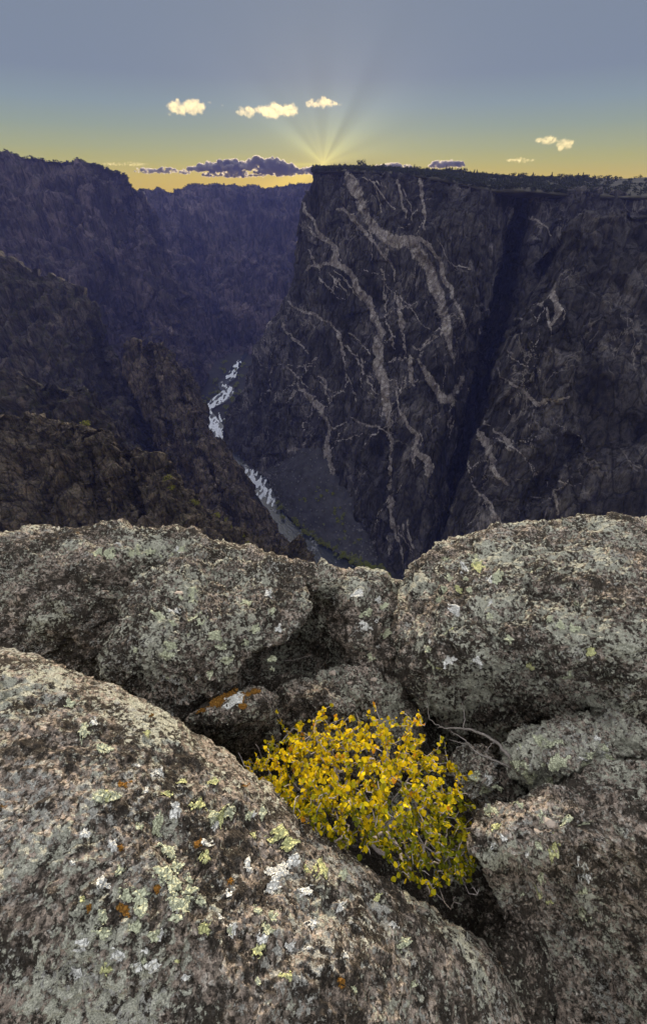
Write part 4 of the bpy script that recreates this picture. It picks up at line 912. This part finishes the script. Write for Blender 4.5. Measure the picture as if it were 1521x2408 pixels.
for i in range(90):                                  # smaller crusts scattered over the slab
    px, py = rng.uniform(150, 1050), rng.uniform(1600, 2330)
    if py < 1560 + (px - 150) * .70 + 25: continue
    r0 = rng.uniform(5, 15); mi = rng.choice([0, 1, 1, 2, 3], p=[.34, .25, .2, .17, .04])
    patch(slab_f, slab, slab_o, px, py, r0 * 1.2, r0, (M_lg, M_lw, M_ly, M_lo)[mi], 200 + i, (.006, .003, .005, .002)[mi], None, rng.uniform(0, 3))
for o_, f_, box, n_, w_ in ((boul, boul_f, (1010, 1300, 1400, 1600), 34, (0, 0, 2, 1)), (mid, mid_f, (320, 1370, 660, 1600), 30, (0, 0, 1, 0)), (r6, r6_f, (1160, 1900, 1400, 2150), 24, (0, 1, 1, 2, 0)),
                         (r2, r2_f, (1220, 1740, 1420, 1830), 22, (0, 0, 1)), (r5, r5_f, (1095, 1785, 1175, 1870), 10, (0, 1, 1)), (back, back_f, (220, 1285, 430, 1308), 14, (0, 0, 1)), (back, back_f, (800, 1400, 920, 1560), 12, (0, 0, 1))):
    ro = np.array(o_.location)
    for i in range(n_):
        mi = int(w_[rng.integers(len(w_))]); r0 = rng.uniform(4, 11)
        patch(f_, o_, ro, rng.uniform(box[0], box[2]), rng.uniform(box[1], box[3]), r0 * rng.uniform(1, 1.8), r0, (M_lg, M_lw, M_ly, M_lo)[mi], 400 + i + n_ * 7, (.006, .003, .004, .002)[mi], None, rng.uniform(-.6, .6), 22)
wo_ = np.array(wedge.location)
patch(wedge_f, wedge, wo_, 553, 1650, 26, 9, M_lw, 60, .003, 'chalk white patch on the wedge rock', -.35)
for i, (x, y, rx, ry) in enumerate([(510, 1652, 26, 8), (590, 1634, 24, 7), (540, 1640, 20, 6), (572, 1660, 12, 12), (480, 1672, 18, 6)]):
    patch(wedge_f, wedge, wo_, x, y, rx, ry, M_lo, 70 + i, .002, 'orange lichen rim of the wedge rock', -.35)

# loose stones lying on the rocks
M_loose = plain_mat('loose_stone', (.34, .29, .255), .35, 60, .85, .002)
for i, (f_, px, py, s, lab) in enumerate([(mid_f, 355, 1636, .022, 'small pale stone lying on the lower left of the overhanging block'), (mid_f, 442, 1640, .018, 'small pinkish stone lying low on the overhanging block'), (r3_f, 876, 1600, .02, 'pink angular stone lying on the low boulder nearest the rounded boulder'), (r3_f, 782, 1588, .02, 'rusty brown pebble on top of the low boulder'), (r3_f, 822, 1614, .014, 'small grey pebble in the middle of the low boulder'), (mid_f, 422, 1399, .018, 'ochre pebble in a dimple of the overhanging block'), (r6_f, 1290, 1925, .017, 'pale pink stone on top of the corner block'), (r6_f, 1262, 1955, .014, 'beige stone at the front edge of the corner block')]):
    p, n = f_(np.array([float(px)]), np.array([float(py)])); V, Fc = blob(900 + i)
    m = MB(); m.add(V * s * np.array([1.2, .9, .7]), Fc); me = m.mesh('loose_stone', M_loose)
    o = link('loose_stone', me, None, (p[0] + n[0] * s * .35).tolist()); tag(o, lab, 'stone', 'loose stones on the rocks')

# ------------------------------------------------------------------ yellow shrub
M_bark = plain_mat('shrub_bark', (.30, .27, .275), .45, 90, .8)
M_dead = plain_mat('dead_wood', (.17, .155, .15), .4, 60, .85)
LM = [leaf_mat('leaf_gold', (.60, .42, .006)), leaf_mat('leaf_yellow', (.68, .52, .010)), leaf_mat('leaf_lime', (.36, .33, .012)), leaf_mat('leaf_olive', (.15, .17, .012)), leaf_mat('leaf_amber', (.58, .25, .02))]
poly = np.array([(564, 1802), (618, 1758), (668, 1740), (700, 1700), (745, 1672), (790, 1662), (812, 1700), (850, 1680), (885, 1664), (905, 1700), (945, 1708), (975, 1665), (1000, 1690), (1020, 1740), (1050, 1790), (1085, 1830), (1105, 1890), (1100, 1960), (1118, 2020), (1105, 2065), (1040, 2085), (985, 2080), (930, 2030), (860, 2000), (780, 1975), (700, 1925), (630, 1860)], float)
def inside(x, y):
    c = False; n = len(poly); j = n - 1
    for i in range(n):
        if (poly[i, 1] > y) != (poly[j, 1] > y) and x < (poly[j, 0] - poly[i, 0]) * (y - poly[i, 1]) / (poly[j, 1] - poly[i, 1]) + poly[i, 0]: c = not c
        j = i
    return c
zt = tps([(578, 1800, -1.98), (640, 1830, -1.84), (745, 1672, -2.0), (800, 1700, -1.90), (885, 1664, -2.0), (975, 1665, -2.05), (850, 1800, -1.76), (760, 1850, -1.74), (1000, 1830, -1.86), (1085, 1850, -2.08), (1100, 1960, -2.12), (960, 1930, -1.84), (860, 1960, -1.84), (1000, 2050, -2.06), (1110, 2050, -2.26), (930, 2020, -2.02), (700, 1925, -1.80)])
ROOT = np.array([.22, .62, -2.92])
cl = []
while len(cl) < 900:
    x, y = rng.uniform(570, 1125), rng.uniform(1655, 2095)
    ox, oy = (rng.normal(size=2) * 26 if rng.random() < .4 else (0, 0))
    if not inside(x + ox, y + oy): continue
    z = float(zt(np.array([x]), np.array([y]))[0]) - .34 * rng.random() ** 1.5 + .03 * float(gnoise(np.array([[x / 60, y / 60, 1.5]]))[0])
    p = at_z(x, y, z)
    if min([np.linalg.norm(p - c[0]) for c in cl] + [9]) < .0125: continue
    cl.append((p, x, y, True))
for x, y, z in [(1070, 2110, -2.25), (1108, 2090, -2.27), (1010, 2105, -2.2), (985, 2030, -2.05), (965, 2075, -2.15), (1060, 2140, -2.33), (1128, 2085, -2.3), (1120, 2105, -2.3), (1085, 2128, -2.3), (1040, 2118, -2.26), (940, 2055, -2.1), (1095, 2060, -2.2), (1118, 1935, -2.1), (870, 2010, -1.95), (1010, 2060, -2.08), (900, 1990, -1.96), (560, 1770, -2.02), (600, 1750, -2.02), (1100, 1870, -2.02), (1020, 1790, -1.95), (820, 1985, -1.9), (1000, 1700, -2.0), (690, 1910, -1.72)]:
    cl.append((at_z(x, y, z), x, y, False))
for k in range(48):
    x, y = rng.uniform(600, 1110), rng.uniform(1680, 2080)
    if inside(x, y): cl.append((at_z(x, y, float(zt(np.array([x]), np.array([y]))[0]) + rng.uniform(.0, .035)), x, y, False))
cl.sort(key=lambda c: np.linalg.norm(c[0] - ROOT))
nodes = [ROOT]; par = [-1]; limb = [-1]
for k in range(9):            # main stems
    a = k / 9 * 6.283 + rng.normal() * .2
    px, py = 850 + 190 * math.cos(a), 1850 + 130 * math.sin(a); z = float(zt(np.array([px]), np.array([py]))[0]) - .30
    tip = at_z(px, py, z); prev = 0
    for t in np.linspace(.2, 1, 6):
        q = ROOT * (1 - t) + tip * t + np.array([0, 0, .08 * math.sin(t * 3.14)]) + rng.normal(size=3) * .018
        nodes.append(q); par.append(prev); limb.append(k); prev = len(nodes) - 1
ends = []
for p, x, y, leafy in cl:
    Nn = np.array(nodes); dr = np.linalg.norm(Nn - p, axis=1); cost = dr + .12 * np.linalg.norm(Nn - ROOT, axis=1) + np.where((Nn - p)[:, 2] > .03, .12, 0); cost[0] = 9
    b = int(np.argmin(cost)); n = max(2, int(dr[b] / .045)); prev = b; st = nodes[b].copy(); side = rng.normal(size=3) * .22 * dr[b]
    for t in np.linspace(1 / n, 1, n):
        q = st * (1 - t) + p * t + side * math.sin(math.pi * t) * .5 + (rng.normal(size=3) * .006 if t < 1 else 0)
        nodes.append(q); par.append(prev); limb.append(limb[b]); prev = len(nodes) - 1
    ends.append((prev, x, y, leafy))
cnt = np.zeros(len(nodes)); 
for e, *_ in ends: cnt[e] += 1
for i in range(len(nodes) - 1, 0, -1): cnt[par[i]] += cnt[i]
rad = .0010 + .00052 * np.sqrt(np.maximum(cnt, .3)); rad[0] = .02
shrub = link('yellow_shrub', None, None, ROOT.tolist()); tag(shrub, 'bright yellow leafy shrub growing in the crevice between the rocks', 'shrub')
kids = [[] for _ in nodes]
for i in range(1, len(nodes)): kids[par[i]].append(i)
mbs = [MB() for _ in range(9)]
for i in range(1, len(nodes)):     # chains: start at every node that is not its parent's first child
    p = par[i]
    if p > 0 and kids[p][0] == i: continue
    ch = [p, i]
    while kids[ch[-1]]: ch.append(kids[ch[-1]][0])
    P = np.array([nodes[c] for c in ch]); r_ = [min(rad[p], rad[i] * 1.15)] + [rad[c] for c in ch[1:]]; r_[-1] *= .6
    mbs[limb[i]].tube(P, r_, 5)
brs = [link('branch', m.mesh('branch', M_bark, True, ROOT), shrub) for m in mbs]
# leaves
def leaf_geo(seed):  # twelve faces, folded along the midrib
    g = np.random.default_rng(seed); L = 1.0; V = []; Fc = []
    ts = [0, .12, .32, .55, .78, .93, 1.0]; ws = [.02, .26, .42, .43, .31, .14, .0]
    cup = g.uniform(-.05, .35); bend = g.uniform(-.3, .5)
    for t, w in zip(ts, ws):
        zc = -bend * t * t
        V += [(-w * (1 + .1 * g.normal()), t, zc + cup * w), (0, t, zc), (w * (1 + .1 * g.normal()), t, zc + cup * w)]
    n = len(ts)
    for i in range(n - 1):
        a = i * 3; Fc += [(a, a + 1, a + 4, a + 3), (a + 1, a + 2, a + 5, a + 4)]
    return np.array(V), Fc
LG = [leaf_geo(i) for i in range(6)]
leafme = {}
for gi, (V, Fc) in enumerate(LG):
    for mi in range(5):
        me = bpy.data.meshes.new('leaf'); me.from_pydata(V.tolist(), [], Fc); me.materials.append(LM[mi]); me.polygons.foreach_set('use_smooth', np.ones(len(me.polygons), bool)); me.update(); leafme[gi, mi] = me
LV = []
from mathutils import Matrix
for e, x, y, leafy in ends:
    if not leafy: continue
    tip = np.array(nodes[e]); back_ = np.array(nodes[par[e]]); tw = tip - back_; tw /= np.linalg.norm(tw) + 1e-9
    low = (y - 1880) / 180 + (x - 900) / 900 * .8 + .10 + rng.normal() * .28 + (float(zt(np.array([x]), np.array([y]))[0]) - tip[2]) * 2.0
    for k in range(rng.integers(6, 10)):
        dr = tw * .8 + rng.normal(size=3) * .65 + np.array([0, -.1, .25]); dr /= np.linalg.norm(dr)
        up = np.array([0, -.15, .9]) + rng.normal(size=3) * .8; xs = np.cross(dr, up); xs /= np.linalg.norm(xs); up = np.cross(xs, dr)
        t_ = rng.random() * 2.6; c0 = e
        while t_ > 1 and par[c0] > 0: c0 = par[c0]; t_ -= 1
        t_ = min(t_, 1); base = np.array(nodes[c0]) * (1 - t_) + np.array(nodes[max(par[c0], 0)]) * t_ + rng.normal(size=3) * .004
        s = rng.uniform(.009, .0235)
        r = rng.random()
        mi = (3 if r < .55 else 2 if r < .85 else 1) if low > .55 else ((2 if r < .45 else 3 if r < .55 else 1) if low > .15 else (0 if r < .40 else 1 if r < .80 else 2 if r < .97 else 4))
        M_ = Matrix(((xs[0] * s, dr[0] * s, up[0] * s, base[0]), (xs[1] * s, dr[1] * s, up[1] * s, base[1]), (xs[2] * s, dr[2] * s, up[2] * s, base[2]), (0, 0, 0, 1)))
        face = abs(np.dot(up, base / np.linalg.norm(base))) * s * s / (base @ base) * (1 + (base[2] + 2.4) * 2.5)
        LV.append((face, M_, rng.integers(6), mi, limb[e]))
LV.sort(key=lambda l: -l[0])
inv = Matrix.Translation((-ROOT[0], -ROOT[1], -ROOT[2]))
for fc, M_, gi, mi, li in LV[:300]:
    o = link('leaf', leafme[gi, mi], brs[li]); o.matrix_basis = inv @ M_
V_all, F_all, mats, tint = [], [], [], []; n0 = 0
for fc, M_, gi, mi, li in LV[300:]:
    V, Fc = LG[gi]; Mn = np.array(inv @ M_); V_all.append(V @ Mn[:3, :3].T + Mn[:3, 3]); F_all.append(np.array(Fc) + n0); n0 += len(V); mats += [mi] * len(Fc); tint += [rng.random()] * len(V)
me = mesh_np('foliage', np.concatenate(V_all), np.concatenate(F_all), None, True, {'tint': np.array(tint)})
for m in LM: me.materials.append(m)
me.polygons.foreach_set('material_index', np.array(mats, np.int32)); me.update()
tag(link('foliage', me, shrub), None, None, None, 'stuff')

# dead branches
def dead(name, label, lines):
    o0 = at_z(*lines[0][0][:3]); root = link(name, None, None, o0.tolist()); tag(root, label, 'branch')
    for L, r0 in [(l[0] if isinstance(l[0], list) else l, None) for l in []]: pass
    for i, l in enumerate(lines):
        P = catmull(np.array([at_z(*p[:3]) for p in l]), 6 * len(l)); P = P + rng.normal(size=P.shape) * .0025
        r_ = np.linspace(l[0][3], l[-1][3], len(P)); m = MB(); m.tube(P, r_, 6)
        link('limb' if i == 0 else 'twig', m.mesh('limb', M_dead, True, o0), root)
dead('fallen_branch', 'grey leafless fallen branch lying under the rounded boulder', [
    [(1205, 1795, -2.22, .011), (1185, 1765, -2.22, .010), (1150, 1735, -2.22, .009), (1105, 1716, -2.24, .007), (1060, 1713, -2.27, .004), (1030, 1712, -2.28, .002)],
    [(1200, 1806, -2.24, .006), (1160, 1788, -2.23, .006), (1120, 1770, -2.23, .006), (1092, 1740, -2.24, .005), (1060, 1722, -2.26, .002)],
    [(1140, 1770, -2.22, .003), (1155, 1750, -2.20, .002), (1165, 1740, -2.2, .001)],
    [(1100, 1752, -2.23, .003), (1075, 1745, -2.24, .002), (1055, 1738, -2.25, .001)],
    [(1090, 1714, -2.24, .003), (1092, 1680, -2.22, .002), (1085, 1650, -2.22, .001)],
    [(1040, 1712, -2.27, .003), (1010, 1690, -2.24, .002), (1005, 1655, -2.22, .001)]])
dead('lodged_twig', 'thin dry twig lodged in the hollow under the overhanging block', [[(668, 1556, -2.66, .004), (700, 1550, -2.62, .004), (735, 1541, -2.56, .002)]])

# ------------------------------------------------------------------ clouds, far beyond the canyon
def cloud_mat(name, dens, g=.72, col=(1, .98, .95), size=150.0):
    m = NT(name); v = m.n('ShaderNodeVolumePrincipled'); v.inputs['Color'].default_value = col + (1,); v.inputs['Anisotropy'].default_value = g
    n = m.noise(m.coord('Object'), 1 / size, 4, .65)
    m.put(m.math('MULTIPLY', m.ramp(n, [(.36, 0), (.66, 1)]), dens), v.inputs['Density'])
    m.t.links.new(v.outputs[0], m.out.inputs['Volume']); return m.m
M_cloud = cloud_mat('cloud_thin', .0022, .42, (1, .88, .58), 170.0); M_bank = cloud_mat('cloud_bank', .06, .55, (.44, .41, .39), 260.0)
DC = 21000.0
def cloud(cx, cy, w, h, label, group, mat, seed, flat=.0):
    g = np.random.default_rng(seed); sc_ = DC / F * .584; kx = 1.308
    c = at_y(cx, cy, DC); m = MB(); n = int(40 + w * 1.3)
    t0 = (1 + 5 ** .5) / 2
    bv, bf = blob(1); sub = bpy.data.meshes.new('t')
    import bmesh
    bm = bmesh.new(); bmesh.ops.create_icosphere(bm, subdivisions=2, radius=1); iv = np.array([v.co[:] for v in bm.verts]); fi = [tuple(v.index for v in f.verts) for f in bm.faces]; bm.free(); bpy.data.meshes.remove(sub)
    for i in range(n):
        a = g.uniform(-1, 1); prof = math.sqrt(max(.03, 1 - a * a)) * (.45 + .55 * abs(math.sin(a * 2.7 + seed * 1.7)))
        r = h * sc_ * g.uniform(.09, .26) * (.5 + .5 * prof)
        p = np.array([a * w * .5 * sc_ * kx, g.normal() * w * .12 * sc_, (g.uniform(-.5, .5) * prof + (.25 * prof if flat else 0)) * h * .8 * sc_])
        if flat: p[2] = max(p[2], -h * .32 * sc_)
        m.add(iv * r * np.array([1.35, 1.3, .8]) + p, fi)
    me = m.mesh('cloud', mat); o = link('cloud', me, None, c.tolist())
    md = o.modifiers.new('r', 'REMESH'); md.mode = 'VOXEL'; md.voxel_size = max(9.0, min(w, 4 * h) * sc_ / 42)
    dg = bpy.context.evaluated_depsgraph_get(); ev = bpy.data.meshes.new_from_object(o.evaluated_get(dg)); o.modifiers.clear()
    a = np.zeros(len(ev.vertices) * 3); ev.vertices.foreach_get('co', a); V = a.reshape(-1, 3); nn = np.zeros_like(a); ev.vertices.foreach_get('normal', nn)
    k = h * sc_ * .12; V = V + nn.reshape(-1, 3) * (k * fbm(V / (h * sc_ * .22) + seed, 4, 2.1, .65))[:, None]
    ev.vertices.foreach_set('co', V.ravel()); ev.materials.clear(); ev.materials.append(mat); ev.update(); o.data = ev; ev.name = 'cloud'; bpy.data.meshes.remove(me)
    tag(o, label, 'cloud', group)
up, lo_ = 'bright small clouds high over the canyon', 'low clouds along the horizon'
for i, a in enumerate([(438, 250, 76, 38, 'plump bright cloud, leftmost of the high row', up, 0), (399, 267, 9, 7, 'tiny scrap of cloud left of the leftmost high cloud', up, 0), (493, 239, 10, 6, 'tiny scrap of cloud just right of the leftmost high cloud', up, 0), (523, 246, 7, 5, 'tiniest faint scrap between the leftmost cloud and the small puff', up, 0),
        (578, 261, 40, 26, 'small bright puff left of the broad middle cloud', up, 0), (650, 258, 90, 36, 'broad bright cloud in the middle of the high row', up, 0), (755, 242, 66, 25, 'flat bright cloud, highest and rightmost large one of the row', up, 0), (797, 244, 12, 8, 'tiny bright cloud right of the flat bright cloud', up, 0),
        (1287, 329, 54, 20, 'thin slanting cloud at the far right above the plateau', up, 0), (1328, 338, 30, 30, 'ragged bright cloud at the right edge of the sky', up, 0), (1222, 376, 64, 15, 'thin flat yellow cloud low over the plateau at right', lo_, 0),
        (1050, 389, 84, 24, 'small grey cloud with golden edge above the plateau', lo_, 1), (922, 392, 92, 18, 'slate grey cloud just over the plateau trees', lo_, 1), (372, 403, 110, 18, 'grey streak of cloud low at the left above the far rim', lo_, 1), (434, 406, 26, 14, 'little dark cloud between the left streak and the dark bank', lo_, 1), (297, 385, 105, 12, 'thin golden streak of cloud above the left wall', lo_, 0),
        (505, 398, 125, 30, 'left puff of the dark cloud bank by the sun', lo_, 1), (600, 392, 185, 38, 'tall dark middle of the cloud bank by the sun', lo_, 1), (686, 405, 180, 30, 'long dark right end of the cloud bank before the sun', lo_, 1), (548, 412, 150, 20, 'thin dark underlayer of the cloud bank', lo_, 1), (765, 394, 80, 11, 'thin glowing strip of cloud across the sun', lo_, 0)]):
    cloud(*a[:6], M_bank if a[6] else M_cloud, 50 + i, a[6])

# ------------------------------------------------------------------ air
hb = MB(); x0, x1, y0, y1, z0, z1 = -2900, 2900, -60, 3900, -572, 150
hb.add(np.array([(x0, y0, z0), (x1, y0, z0), (x1, y1, z0), (x0, y1, z0), (x0, y0, z1), (x1, y0, z1), (x1, y1, z1), (x0, y1, z1)]), [(0, 3, 2, 1), (4, 5, 6, 7), (0, 1, 5, 4), (1, 2, 6, 5), (2, 3, 7, 6), (3, 0, 4, 7)])
hm = NT('haze'); hv = hm.n('ShaderNodeVolumePrincipled'); hv.inputs['Color'].default_value = (.25, .30, .95, 1); hv.inputs['Density'].default_value = .000050; hv.inputs['Anisotropy'].default_value = .0
hm.t.links.new(hv.outputs[0], hm.out.inputs['Volume'])
tag(link('haze', hb.mesh('haze', hm.m)), 'bluish air in the canyon', 'haze', None, 'stuff')
